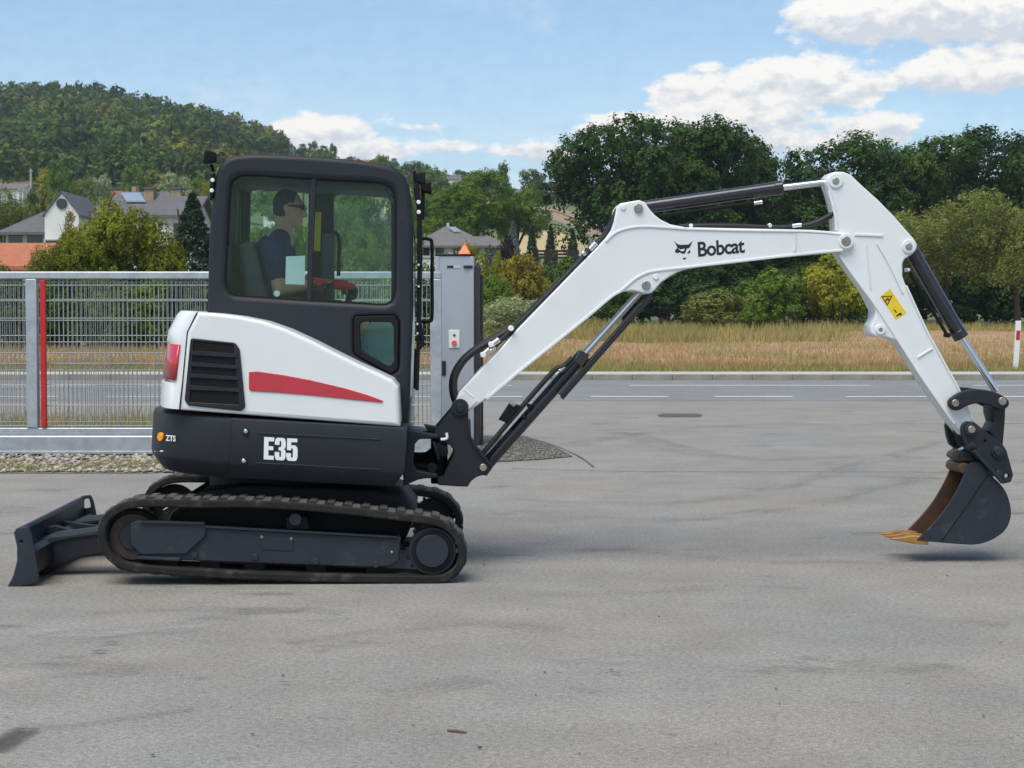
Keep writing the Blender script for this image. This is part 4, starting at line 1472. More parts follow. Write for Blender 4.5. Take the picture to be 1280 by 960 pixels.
box('rubber_fin', kx(593), kx(600.2), .02, .17, .01, kz(332), M_rubber_fin, cab, .012)
box('rubber_fin', kx(600.5), kx(603.8), .07, .2, .01, kz(343), M_rubber_fin, cab, .008)

# ------------------------------------------------------------------ roadside marker post
M_white_pl = material('white_plastic', (.74, .74, .72), .5, var=.05)
py = 46.2
mk = empty('marker_post', (xat(1269.5, py), py, .13))
tag(mk, 'white roadside marker post with a red reflector band', 'marker post')
lean = .05
def slab(name, z0, z1, w, t, mat, y=0):
    V = []
    for z in (z0, z1):
        dx = lean * z
        V += [(dx - w / 2, y - t / 2, z), (dx + w / 2, y - t / 2, z), (dx + w / 2, y + t / 2, z), (dx - w / 2, y + t / 2, z)]
    return bevel(mesh_obj(name, V, [(0, 3, 2, 1), (4, 5, 6, 7), (0, 1, 5, 4), (1, 2, 6, 5), (2, 3, 7, 6), (3, 0, 4, 7)], mat, mk, 0), .012)
htop = zat(401, py) - .13
slab('post', -.15, htop, .14, .1, M_white_pl)
slab('reflector', zat(425, py) - .13, zat(413, py) - .13, .105, .03, M_red, -.045)
# ------------------------------------------------------------------ excavator
M_white = material('white_paint', (.73, .755, .75), .30, var=.02, vscale=2.5, coat=.3, dirt=((.50, .48, .43), .60, .80, 3.0, .35))
M_grey = material('charcoal_paint', (.0155, .018, .0225), .46, var=.14, vscale=5, bump=.10, bscale=220, spec=.35, dirt=((.085, .08, .072), .55, .80, 4.0, .5))
M_grey2 = material('steel_grey_paint', (.021, .0265, .036), .46, var=.16, vscale=5, bump=.06, bscale=120, spec=.35, dirt=((.12, .112, .10), .55, .78, 6.0, .55))
M_cab = material('cab_plastic', (.0165, .0185, .0255), .50, var=.08, vscale=4, bump=.08, bscale=300, spec=.35, dirt=((.06, .06, .062), .6, .85, 3.0, .35))
M_blk = material('matt_black', (.006, .006, .0065), .6, var=.2, spec=.25)
M_rubber = material('track_rubber', (.012, .0118, .0115), .85, col2=(.022, .021, .020), vscale=6, bump=.4, bscale=50, spec=.25, dirt=((.10, .095, .085), .50, .72, 9.0, .6))
M_dust = material('dusty_rubber', (.035, .034, .032), .92, col2=(.16, .155, .14), vscale=7, bump=.5, bscale=40, spec=.2)
M_hose = material('hydraulic_hose', (.012, .012, .013), .5, var=.2, bump=.1)
M_cyl = material('cylinder_paint', (.014, .016, .020), .22, var=.15, vscale=4, coat=.4)
M_chrome = material('chrome_rod', (.72, .73, .74), .14, 1.0, var=.04, vscale=3)
M_steel = material('bare_steel', (.36, .33, .29), .4, .85, var=.25, vscale=20)
M_rust = material('worn_bucket_steel', (.13, .062, .028), .55, .35, col2=(.07, .048, .034), vscale=5, bump=.2, bscale=30, dirt=((.20, .16, .11), .55, .75, 8.0, .6))
M_tooth = material('rusty_tooth', (.46, .23, .05), .5, .25, col2=(.24, .11, .035), vscale=14, bump=.3, dirt=((.12, .08, .05), .52, .7, 16.0, .7))
M_idler = material('worn_idler', (.03, .024, .020), .6, .3, col2=(.075, .055, .04), vscale=10)
M_redl = material('red_lens', (.48, .028, .045), .25, var=.06, vscale=3, coat=.5)
M_amber = material('amber_lens', (.85, .32, .01), .25)
M_decal_w = material('white_decal', (.8, .8, .8), .5)
M_decal_k = material('black_decal', (.012, .012, .012), .5)
M_yellow = material('yellow_sticker', (.78, .55, .015), .45, var=.08)
M_paper = material('paper_sticker', (.78, .84, .80), .7, var=.03)
M_seatm = material('seat_vinyl', (.045, .055, .055), .6, var=.2, bump=.2)
M_inner = material('cab_lining', (.010, .010, .011), .7, var=.2)
M_inner_g = material('grey_lining', (.07, .075, .09), .7, var=.1)
M_glass = glass('green_glass', (.885, .97, .945), 1.27)
M_glass2 = glass('pale_glass', (.90, .975, .955), 1.27)
M_teal = material('teal_reflection', (.34, .50, .47), .6, var=.12)  # pale teal reflection of the small cab pane, put into a base colour
M_belt = material('yellow_webbing', (.62, .52, .03), .7)

YAW, TILT = R(2.54), R(3.4)
MO = G(352, 731)
MR = Matrix.Rotation(YAW, 3, 'Z') @ Matrix.Rotation(TILT, 3, 'Y')
MRI = MR.inverted()
LAT = Vector((-math.sin(YAW), math.cos(YAW), 0))
def M(px, py, lat):
    d = ray(px, py)
    t = (lat - (CAM - MO).dot(LAT)) / d.dot(LAT)
    return MRI @ (CAM + d * t - MO)
EX = empty('mini_excavator', MO)
EX.rotation_euler = MR.to_euler()
tag(EX, 'white and charcoal tracked mini excavator with its arm stretched out over the yard', 'excavator')

def place_sheet(me, lat0, lat1):
    lc = (lat0 + lat1) / 2
    n = len(me.vertices)
    co = np.empty(n * 3, np.float32)
    me.vertices.foreach_get('co', co)
    co = co.reshape(-1, 3)
    out = np.stack([co[:, 0], lc - co[:, 2], co[:, 1]], 1)
    me.vertices.foreach_set('co', out.ravel())
def loc2(pts, at):
    return [(q.x, q.z) for q in (M(p[0], p[1], at) for p in pts)]
def prism(name, pts, lat0, lat1, mat, parent, holes=(), bev=.006, at=None, r=0.0, res=1, smooth=35):
    at = lat0 if at is None else at
    loops = [loc2(fillet(pts, r), at)] + [loc2(fillet(h, r), at) for h in holes]
    me = sheet_mesh(loops, abs(lat1 - lat0) / 2, bev, res)
    place_sheet(me, lat0, lat1)
    finish(me, mat, smooth)
    return obj(name, me, parent)
def prism_loc(name, loops, lat0, lat1, mat, parent, bev=.006, res=1, smooth=35):
    me = sheet_mesh(loops, abs(lat1 - lat0) / 2, bev, res)
    place_sheet(me, lat0, lat1)
    finish(me, mat, smooth)
    return obj(name, me, parent)
def rod(name, p0, p1, r, mat, parent, segs=24, bev=.003):
    p0, p1 = Vector(p0), Vector(p1)
    d = (p1 - p0).normalized()
    L_ = (p1 - p0).length
    b = min(bev, r * .4, L_ * .3)
    pts = [p0, p0 + d * 1e-4, p0 + d * b, p1 - d * b, p1 - d * 1e-4, p1]
    bm = bmesh.new()
    sweep(bm, pts, [r - b, r - b * .999, r, r, r - b * .999, r - b], segs)
    bmesh.ops.remove_doubles(bm, verts=bm.verts, dist=1e-6)
    return bm_obj(name, bm, mat, parent, 40)
def pin(name, px, py, lat0, lat1, rpx, mat, parent, segs=24):
    p = M(px, py, lat0)
    q = Vector((p.x, lat1, p.z))
    r = rpx * (M(px + 1, py, lat0) - p).length
    return rod(name, p, q, r, mat, parent, segs)
def circ(px, py, r, n=20):
    return [(px + r * math.cos(t), py + r * math.sin(t)) for t in np.linspace(0, 2 * math.pi, n, endpoint=False)]
def hose(name, pts, r, mat, parent, lat=None, n=6, segs=8):
    P = [M(p[0], p[1], p[2] if len(p) > 2 else lat) for p in pts]
    return tube(name, crom(P, n), r, mat, parent, segs)
def text(name, body, bl, br, tl, lat, mat, parent, bold=.0, th=.0015, spacing=1.0):
    cu = bpy.data.curves.new('text', 'FONT')
    cu.body = body
    cu.offset = bold
    cu.space_character = spacing
    cu.extrude = .5
    cu.resolution_u = 4
    o = bpy.data.objects.new('text', cu)
    me = bpy.data.meshes.new_from_object(o)
    bpy.data.objects.remove(o); bpy.data.curves.remove(cu)
    n = len(me.vertices)
    co = np.empty(n * 3, np.float32); me.vertices.foreach_get('co', co); co = co.reshape(-1, 3)
    mn, mx = co.min(0), co.max(0)
    u = (co[:, 0] - mn[0]) / (mx[0] - mn[0]); v = (co[:, 1] - mn[1]) / (mx[1] - mn[1]); w = co[:, 2]
    A, B, C = M(*bl, lat), M(*br, lat), M(*tl, lat)
    out = np.stack([A.x + u * (B.x - A.x) + v * (C.x - A.x), lat - w * th, A.z + u * (B.z - A.z) + v * (C.z - A.z)], 1)
    me.vertices.foreach_set('co', out.astype(np.float32).ravel())
    me.materials.clear()
    finish(me, mat, 0)
    return obj(name, me, parent)

# ---------------- tracks
TRK = [(175, 622.5), (215, 622.5), (256, 623.5), (300, 623), (350, 625), (400, 628.5), (450, 633.5), (500, 639.5), (530, 643), (554, 648.5), (571, 660), (582, 677), (585, 694), (581, 710), (571, 722), (556, 730), (536, 732),
       (480, 731.5), (400, 730), (300, 726.5), (225, 722), (178, 718.5), (152, 714.5), (135, 703), (124, 687), (119.5, 667), (124, 649), (135, 636), (153, 626.5)]
path_o = crom([Vector((q.x, q.z)) for q in (M(p[0], p[1], 0) for p in TRK)], 6, True)
BELT = .045
LUG = .009
def offset_path(path, d):
    out = []
    n = len(path)
    cx = sum(p.x for p in path) / n; cz = sum(p.y for p in path) / n
    for i in range(n):
        t = (path[(i + 1) % n] - path[i - 1]).normalized()
        nn = Vector((t.y, -t.x))
        if nn.dot(Vector((cx, cz)) - path[i]) < 0:
            nn = -nn
        out.append(path[i] + nn * d)
    return out
belt_o = offset_path(path_o, LUG)
belt_i = offset_path(path_o, LUG + BELT)
seg = [(path_o[(i + 1) % len(path_o)] - path_o[i]).length for i in range(len(path_o))]
total = sum(seg)
def along(path, s):
    s %= total
    i = 0
    while s > seg[i]:
        s -= seg[i]; i += 1
    f = s / seg[i]
    p = path[i].lerp(path[(i + 1) % len(path)], f)
    t = (path[(i + 1) % len(path)] - path[i]).normalized()
    return p, t
def lug_mesh(w):
    bm = bmesh.new()
    a, b, h = .026, .019, LUG + .003
    v = [bm.verts.new(p) for p in ((-a, 0, 0), (a, 0, 0), (a, w, 0), (-a, w, 0), (-b, .03, h), (b, .03, h), (b, w - .02, h), (-b, w - .02, h))]
    for f in ((0, 3, 2, 1), (4, 5, 6, 7), (0, 1, 5, 4), (1, 2, 6, 5), (2, 3, 7, 6), (3, 0, 4, 7)):
        bm.faces.new([v[i] for i in f])
    me = bpy.data.meshes.new('lug'); bm.to_mesh(me); bm.free()
    return finish(me, M_dust, 0)
def cog_mesh(r0, r1, teeth):
    pts = []
    for i in range(teeth):
        a = 2 * math.pi * i / teeth
        w = 2 * math.pi / teeth
        for f, rr_ in ((0, r0), (.25, r0), (.38, r1), (.62, r1), (.75, r0)):
            pts.append((rr_ * math.cos(a + w * f), rr_ * math.sin(a + w * f)))
    return pts
lugw = lug_mesh(.165)
def make_track(l0, first):
    """l0 = lateral position of the outer face"""
    near = l0 == 0
    t = prism_loc('track', [[tuple(p) for p in belt_o], [tuple(p) for p in belt_i]], l0, l0 + .30, M_rubber, EX, .010, 2, 50)
    n = 46
    for i in range(n):
        for k in (0, 1):
            p, tn = along(belt_o, (i + .5 * k) * total / n)
            o = obj('tread_lug', lugw, t)
            nrm = Vector((-tn.y, tn.x))
            c = Vector((MC.x, MC.z))
            if nrm.dot(p - c) < 0:
                nrm = -nrm
            xax = Vector((nrm.y, 0, -nrm.x)); zax = Vector((nrm.x, 0, nrm.y)); yax = zax.cross(xax)
            m_ = Matrix((xax, yax, zax)).transposed().to_4x4()
            y0 = l0 + .006 if k == 0 else l0 + .30 - .006 - .165
            if yax.y < 0:
                y0 += .165
            m_.translation = Vector((p.x, y0, p.y)) - zax * .004
            o.matrix_local = m_
    return t
MC = M(350, 675, 0)
for k, l0 in enumerate((0.0, 1.45)):
    t = make_track(l0, k == 0)
    sgn = 1 if k == 0 else -1
    b0 = l0 if k == 0 else l0 + .30
    def lat(v, b0=b0, sgn=sgn):
        return b0 + sgn * v
    def P(name, pts, a, b, mat, parent, **kw):
        a2, b2 = lat(a), lat(b)
        kw.setdefault('at', a)
        return prism(name, pts, min(a2, b2), max(a2, b2), mat, parent, **kw)
    def C(name, px, py, a, b, rp, mat, parent):
        p = M(px, py, a)
        r = rp * (M(px + 1, py, a) - p).length
        return rod(name, (p.x, lat(a), p.z), (p.x, lat(b), p.z), r, mat, parent)
    beam = P('track_frame', [(176, 660), (256, 659), (497, 672.5), (500, 676), (499, 700), (488, 708), (470, 709.5), (300, 703.5), (176, 698)], .055, .26, M_grey2, t, bev=.008)
    P('frame_lip', [(256, 657), (497, 670.5), (497, 673), (256, 660)], .035, .06, M_grey2, beam, bev=.003)
    P('cover_plate', [(163, 654), (172, 650.5), (254, 652.5), (257, 655), (257, 670), (232, 693), (176, 693), (163, 681)], .034, .058, M_grey2, t, bev=.007)
    P('cover_lip', [(176, 651), (255.5, 653), (255.5, 656), (176, 654)], .018, .038, M_grey2, beam, bev=.003)
    P('guard_bar', [(172, 695), (226, 697.5), (224, 701.5), (172, 699)], .03, .1, M_grey2, t, bev=.004)
    P('plate', [(325, 670), (366, 672), (366, 689), (328, 687)], .050, .058, M_grey2, beam, bev=.003)
    C('idler', 166, 671, .10, .22, 34, M_rubber, t)
    ir = C('idler_rim', 166, 671, .08, .1, 29.5, M_idler, t)
    C('idler_hub', 166, 671, .06, .08, 17, M_grey, ir)
    pg = M(540.5, 689, .06)
    sc = (M(541.5, 689, .06) - pg).length
    cg = [(pg.x + x * sc, pg.z + z * sc) for x, z in cog_mesh(29, 34.5, 17)]
    prism_loc('sprocket', [cg], min(lat(.10), lat(.16)), max(lat(.10), lat(.16)), M_grey, t, .004)
    h = C('final_drive', 540.5, 689, .045, .14, 30, M_grey, t)
    C('drive_ring', 540.5, 689, .036, .05, 26, M_blk, h)
    C('hub_cover', 540.5, 689, .018, .05, 20.5, M_grey2, h)
    C('carrier_roller', 369, 649.5, .03, .25, 8, M_grey, t)
    P('roller_bracket', [(358, 646), (384, 646), (386, 662), (358, 661)], .085, .2, M_blk, t, bev=.004)
    for px in (210, 262, 318, 395, 470):
        C('track_roller', px, 706 + (px - 210) * .022, .10, .22, 13, M_blk, t)
    for px, py in ((319, 697), (395, 702), (470, 706), (243, 694)):
        C('bolt', px, py, .045, .06, 4.2, M_grey2, beam)
    for px, py in ((490, 690.5), (327, 671.5), (364, 673.5)):
        C('bolt', px, py, .047, .06, 2.0, M_steel, beam)

# ---------------- undercarriage between the tracks
under = prism('undercarriage', [(215, 640), (250, 615), (300, 606), (470, 612), (500, 622), (520, 645), (500, 690), (240, 690), (200, 668)], .32, 1.43, M_blk, EX, bev=.02)
p = M(352, 612, .87)
rod('slew_ring', (p.x, .87, p.z - .09), (p.x, .87, p.z + .10), .44, M_blk, EX, 48)
bm = bmesh.new()
sweep(bm, [M(262, 604, 1.2), M(205, 640, 1.0)], .018, 10)
bm_obj('blade_ram', bm, M_chrome, EX)

# ---------------- dozer blade
side = [(17, 666), (21, 660, 4), (35, 657.5, 5), (39.5, 668), (43, 684), (47.5, 712), (48.5, 727), (37, 731.5), (8, 735), (16, 721), (21, 701), (21, 684)]
bl = prism('dozer_blade', side, 0.0, .022, M_grey2, EX, holes=[circ(26.5, 677, 1.8, 10)], bev=.006)
hole = [(23.5, 664.5, 3), (33, 663, 3), (36, 676, 3), (25.5, 678.5, 3)]
# mould-board section, swept across the width
def board(pts, th):
    P_ = crom([Vector(p) for p in pts], 6)
    q = []
    for i, p_ in enumerate(P_):
        t_ = (P_[min(i + 1, len(P_) - 1)] - P_[max(i - 1, 0)]).normalized()
        q.append(p_ + Vector((-t_.y, t_.x)) * th)
    return [tuple(x) for x in P_] + [tuple(x) for x in q[::-1]]
prism('mould_board', board([(22, 664), (22.5, 684), (21.5, 702), (16, 720), (9, 734)], -5.5), .022, 1.72, M_grey2, bl, bev=.004)
prism('top_edge', [(19, 661.5), (27, 659.5), (29, 663.5), (21, 666.5)], .022, 1.72, M_grey2, bl, bev=.006)
prism('back_box', [(26, 688), (39, 683), (47, 688), (49, 704), (44, 718), (22, 718)], .03, 1.70, M_grey, bl, bev=.012)
far = prism('end_plate', side, 1.72, 1.745, M_grey2, bl, at=0.0, bev=.006, holes=[hole])
# push arms
for (la, lb) in ((.40, .56), (1.18, 1.34)):
    prism('push_arm', [(44, 676, 4), (64, 668), (90, 665), (126, 660), (160, 662), (170, 690), (126, 693), (100, 698), (76, 706), (56, 718), (44, 712)], la, lb, M_grey, bl, at=.4 if la < 1 else .4, bev=.014)
for (la, lb) in ((.385, .575), (1.165, 1.355)):
    prism('arm_cap', [(50, 676), (66, 671), (92, 668), (126, 664.5), (126, 668), (92, 672), (66, 678), (50, 684)], la, lb, M_grey2, bl, at=.4, bev=.004)
prism('gusset', [(27, 666), (36, 660), (44, 676), (50, 690), (30, 690)], .30, .33, M_grey, bl, bev=.004, at=.30)
prism('gusset', [(27, 666), (36, 660), (44, 676), (50, 690), (30, 690)], 1.42, 1.45, M_grey, bl, bev=.004, at=.30)
prism('gusset', [(46, 660), (70, 657), (100, 666), (140, 668), (140, 674), (96, 676), (60, 672)], .62, .66, M_grey, bl, bev=.004, at=.62)
prism('gusset', [(62, 648), (84, 652), (112, 656), (140, 658), (140, 664), (100, 666), (72, 660)], 1.05, 1.09, M_grey, bl, bev=.004, at=1.05)

# ---------------- upper structure
def loft(name, rings, mat, parent, smooth=40, caps=True):
    """rings: equal-length closed loops of local points, bottom to top"""
    bm = bmesh.new()
    R_ = [[bm.verts.new(p) for p in rg] for rg in rings]
    n = len(R_[0])
    for a, b in zip(R_[:-1], R_[1:]):
        for k in range(n):
            bm.faces.new((a[k], a[(k + 1) % n], b[(k + 1) % n], b[k]))
    if caps:
        bm.faces.new(R_[0][::-1]); bm.faces.new(R_[-1])
    return bm_obj(name, bm, mat, parent, smooth)
LN, LF = .08, 1.68          # near and far side of the house
LM = (LN + LF) / 2
def plan_rear(s_seam, s_rear, inset=0.0, n=28, k=2.3):
    """rear plan curve from the near seam round the tail to the far seam"""
    out = []
    a, b = s_seam - s_rear - inset, (LF - LN) / 2 - inset
    for i in range(n + 1):
        t = math.pi * i / n
        c, s = math.cos(t), math.sin(t)
        out.append((s_seam - a * abs(s) ** (2 / k), LM - b * (1 if c > 0 else -1) * abs(c) ** (2 / k)))
    return out
zt = M(400, 528.5, LN).z
zm = M(400, 588.5, LN).z
zb = M(400, 604.5, LN).z
s_seam = M(288, 555, LN).x
s_rear = M(195, 545, .75).x
# find the tail that puts its silhouette at photo column 190
def silhouette(s_r, z, inset=0.0):
    best = 1e9
    for (s, l) in plan_rear(s_seam, s_r, inset):
        w = MR @ Vector((s, l, z)) + MO
        best = min(best, 640 + F * w.x / (w.y * math.cos(PITCH) + (CAMZ - w.z) * math.sin(PITCH)))
    return best
def fit_rear(px, z, inset=0.0):
    a, b = s_seam - 1.4, s_seam - .1
    for _ in range(40):
        c = (a + b) / 2
        if silhouette(c, z, inset) > px: b = c
        else: a = c
    return (a + b) / 2
SR = fit_rear(190.5, (zt + zm) / 2)
def ring_rear(inset, z, sr=None, seam=None):
    pr = plan_rear(s_seam if seam is None else seam, SR if sr is None else sr, inset)
    return [(s, l, z) for s, l in pr]
def body_rings(front, levels):
    out = []
    for z, ins, sr in levels:
        rr = ring_rear(ins, z, sr)
        rr = rr + [(front - ins, LF - ins, z), (front - ins, LN + ins, z)]
        out.append(rr)
    return out
hb = zm + .03
CW = loft('counterweight', [r_[:-2] + [(s_seam, LF - i_, z_), (s_seam, LN + i_, z_)] if False else r_ for r_, i_, z_ in
          [(body_rings(s_seam - .002, [(z, ins, None)])[0], ins, z) for z, ins in ((zb, .07), (zm + .005, .008), (zm + .03, 0), (zt - .03, 0), (zt - .008, .006), (zt, .02))]], M_grey, EX)
s_front = M(507, 560, LN).x
def ring_box(x0, x1, ins, z):
    return [(x0, LF - ins, z), (x0, LN + ins, z), (x1 - ins, LN + ins, z), (x1 - ins, LF - ins, z)]
PN = loft('side_panel', [ring_box(s_seam + .001, s_front, i, z) for z, i in ((zb, .06), (zm + .005, .006), (zm + .02, 0), (zt - .012, 0), (zt - .003, .004), (zt, .012))], M_grey, EX)
for (a, b, c, d) in ((320, 577.6, 476, 586.2), (322, 540.5, 476, 548.5)):
    prism('pressed_rib', [(a, b, 1), (c, d, 1), (c, d + 2.0, 1), (a, b + 2.0, 1)], LN - .006, LN + .004, M_grey, PN, bev=.0025)
for px, py in ((306.5, 540), (304, 577)):
    pin('bolt', px, py, LN - .014, LN + .01, 4.6, M_grey, PN, 20)
    pin('bolt_head', px + .5, py - .6, LN - .024, LN, 2.6, M_chrome, PN, 12)
GL = {'E': [(0, 0), (0, 1), (1, 1), (1, .82), (.45, .82), (.45, .6), (.93, .6), (.93, .43), (.45, .43), (.45, .18), (1, .18), (1, 0)],
      '3': [(0, .68), (0, .80), (.05, .93), (.2, 1), (.8, 1), (.95, .93), (1, .8), (1, .62), (.93, .53), (.85, .5), (.95, .46), (1, .37), (1, .18), (.93, .06), (.8, 0), (.2, 0), (.07, .06), (0, .2), (0, .36), (.42, .36), (.42, .17), (.5, .13), (.58, .17), (.58, .40), (.52, .44), (.35, .44), (.35, .58), (.5, .58), (.58, .62), (.58, .83), (.5, .87), (.42, .83), (.42, .68)],
      '5': [(.05, 1), (.95, 1), (.95, .84), (.42, .84), (.42, .66), (.52, .70), (.75, .70), (.93, .63), (1, .5), (1, .2), (.93, .06), (.8, 0), (.2, 0), (.06, .06), (0, .2), (0, .34), (.42, .34), (.42, .17), (.5, .13), (.58, .17), (.58, .53), (.5, .57), (.42, .53), (.42, .47), (.05, .47)]}
for ch, x0, x1 in (('E', 329.6, 342.2), ('3', 343.2, 356.8), ('5', 357.6, 371.8)):
    pts = [(x0 + (x1 - x0) * u + .6 * v, 574.2 - 28 * v + .055 * (x0 - 330 + (x1 - x0) * u)) for u, v in GL[ch]]
    prism('lettering', pts, LN - .002, LN + .001, M_decal_w, PN, bev=.0)
# curved decals on the tail
def tail_quad(name, px0, px1, y0, y1, mat, parent, proud=.004, n=8):
    """patch of the tail surface between photo columns and rows, slightly proud"""
    bm = bmesh.new()
    cols = []
    for i in range(n + 1):
        px = px0 + (px1 - px0) * i / n
        cols.append([bm.verts.new(tail_point(px, y, proud)) for y in (y1, y0)])
    for a, b in zip(cols[:-1], cols[1:]):
        bm.faces.new((a[0], b[0], b[1], a[1]))
    return bm_obj(name, bm, mat, parent)
def tail_point(px, py, proud, sr=None, seam=None):
    pr = plan_rear(s_seam if seam is None else seam, SR if sr is None else sr, -proud, 900)
    best = None
    for (s, l) in pr[:500]:
        q = M(px, py, l)
        e = abs(q.x - s)
        if best is None or e < best[0]:
            best = (e, Vector((s, l, q.z)))
    return best[1]
c = tail_point(202.5, 546, .0)
rod('reflector', c + Vector((.02, .02, 0)), c + Vector((-.012, -.014, 0)), .026, M_amber, CW, 20)
def tail_text(body, bl, tr, mat, parent, bold):
    cu = bpy.data.curves.new('text', 'FONT'); cu.body = body; cu.offset = bold; cu.extrude = .0; cu.resolution_u = 3
    o = bpy.data.objects.new('text', cu)
    me = bpy.data.meshes.new_from_object(o)
    bpy.data.objects.remove(o); bpy.data.curves.remove(cu)
    xs = [v.co.x for v in me.vertices]; ys = [v.co.y for v in me.vertices]
    for v in me.vertices:
        u = (v.co.x - min(xs)) / (max(xs) - min(xs)); w = (v.co.y - min(ys)) / (max(ys) - min(ys))
        px = bl[0] + u * (tr[0] - bl[0]); py = bl[1] + w * (tr[1] - bl[1]) + u * 1.0
        v_ = tail_point(px, py, .004)
        v.co = v_
    me.materials.clear()
    finish(me, mat, 0)
    return obj('lettering', me, parent)
tail_text('ZTS', (207, 551), (219.5, 543.5), M_decal_w, CW, .03)
tail_quad('tail_mark', 191.5, 204, 563, 564.5, M_decal_w, CW)

# white covers
LC = .095
zc0 = zt + .004
ctop = [(247, 390), (269, 391.2), (299, 395), (328.5, 401), (358, 411.3), (388, 425), (417.5, 440), (447, 454.6), (477, 468), (491, 475, 3), (498, 484, 3), (500.5, 531)]
EC = prism('engine_cover', [(225, 512.5), (234, 414.5)] + ctop + [(499.5, 533.5)], LC, .56, M_white, EX, bev=.022, res=4, smooth=50)
# tail cover follows the tail curve
seam_s = M(236, 450, LC).x
def cover_ring(py, px_left, seam_px):
    z = M(seam_px, py, LC).z
    sm = M(seam_px, py, LC).x
    lo, hi = sm - 1.2, sm - .05
    def sil(sr):
        b_ = 1e9
        for (s, l) in plan_c(sm, sr):
            w = MR @ Vector((s, l, z)) + MO
            b_ = min(b_, 640 + F * w.x / (w.y * math.cos(PITCH) + (CAMZ - w.z) * math.sin(PITCH)))
        return b_
    for _ in range(36):
        c_ = (lo + hi) / 2
        if sil(c_) > px_left: hi = c_
        else: lo = c_
    return sm, (lo + hi) / 2, z
def plan_c(sm, sr, n=28, k=2.5, grow=0.0):
    a, b = sm - sr + grow, (LF - .02 - LC) / 2 + grow
    mid = (LF - .02 + LC) / 2
    out = []
    for i in range(n + 1):
        t = math.pi * i / n
        c_, s_ = math.cos(t), math.sin(t)
        out.append((sm - a * abs(s_) ** (2 / k), mid - b * (1 if c_ > 0 else -1) * abs(c_) ** (2 / k)))
    return out
lev = [(511.5, 201, 223.5), (508, 200.5, 223.8), (480, 202.3, 227), (477.5, 208.8, 227.4), (430, 210, 231.8), (428, 208.6, 232.0), (415, 210.8, 233.3), (395, 221, 243), (391, 224.5, 245.2), (389.5, 227, 246.2)]
rings = []
COV = []
for (py, pl, sp) in lev:
    sm, sr, z = cover_ring(py, pl, sp)
    COV.append((sm, sr, z))
    rings.append([(s, l, z) for s, l in plan_c(sm, sr)])
TC = loft('tail_cover', rings, M_white, EX, 30)
# tail light wraps the corner in the recess
bm = bmesh.new()
sm, sr, z1 = COV[4]; _, sr0, z0 = COV[3]
lo_, up_ = [], []
pc = plan_c(sm, sr, 60, grow=.006)
for (s, l) in pc:
    w = MR @ Vector((s, l, (z0 + z1) / 2)) + MO
    px = 640 + F * w.x / (w.y * math.cos(PITCH) + (CAMZ - w.z) * math.sin(PITCH))
    if px < 222.5 and l < LM:
        lo_.append(bm.verts.new((s - .004, l, z0 + .008))); up_.append(bm.verts.new((s + .012, l, z1 - .006)))
for i in range(len(lo_) - 1):
    bm.faces.new((lo_[i], lo_[i + 1], up_[i + 1], up_[i]))
TL = bm_obj('tail_light', bm, M_redl, EX)
sd = TL.modifiers.new('solid', 'SOLIDIFY'); sd.thickness = .02; sd.offset = 0
# deck behind the covers
prism('engine_deck', [(246, 396), (300, 402), (360, 420), (420, 448), (440, 530), (230, 512), (238, 415)], .565, 1.64, M_white, EX, at=LC, bev=.02)
# grille
gr_o = [(238, 422.5, 4), (294, 428.5, 6), (299.5, 437, 6), (306.5, 509, 5), (301, 514, 4), (235, 507, 5), (230.5, 500, 5)]
slots = [(205, 190, 379, 203, 383, 242, 203, 229), (203, 250, 385, 261, 388, 292, 200, 278), (199, 297, 390, 309, 393, 339, 197, 326), (195, 345, 395, 356, 398, 389, 192, 375), (191, 396, 399, 406, 403, 457, 188, 446)]
SC = 3.368
sl = [[(180 + s[2 * i] / SC + (1 if i in (0, 3) else -1), 370 + s[2 * i + 1] / SC, 1.5) for i in range(4)] for s in slots]
GR = prism('grille', gr_o, LC - .014, LC + .004, M_grey, EX, holes=sl, bev=.005)
prism('grille_back', [(p[0] + (1.5 if p[0] < 270 else -1.5), p[1] + (1.5 if p[1] < 465 else -1.5)) for p in gr_o], LC - .0065, LC - .003, M_blk, GR, bev=0.0005, r=3)
for k in range(4):
    a, b = slots[k], slots[k + 1]
    q = [(180 + a[6] / SC - 1, 370 + a[7] / SC), (180 + a[4] / SC + 2, 370 + a[5] / SC), (180 + b[2] / SC + 2, 370 + b[3] / SC - .5), (180 + b[0] / SC - 1, 370 + b[1] / SC - .5)]
    prism('grille_slat', q, LC - .020, LC - .0145, M_grey, GR, bev=.0025)
prism('red_stripe', [(311, 464.8, 1.5), (322, 464.2), (355, 469), (388, 475.2), (432, 485.6), (460, 494), (479.5, 501.2, 1), (477, 503.4, 1), (388, 494.2), (350, 491), (313, 488.8, 2), (311, 486, 1)], LC - .007, LC + .002, M_redl, EX, bev=.003)

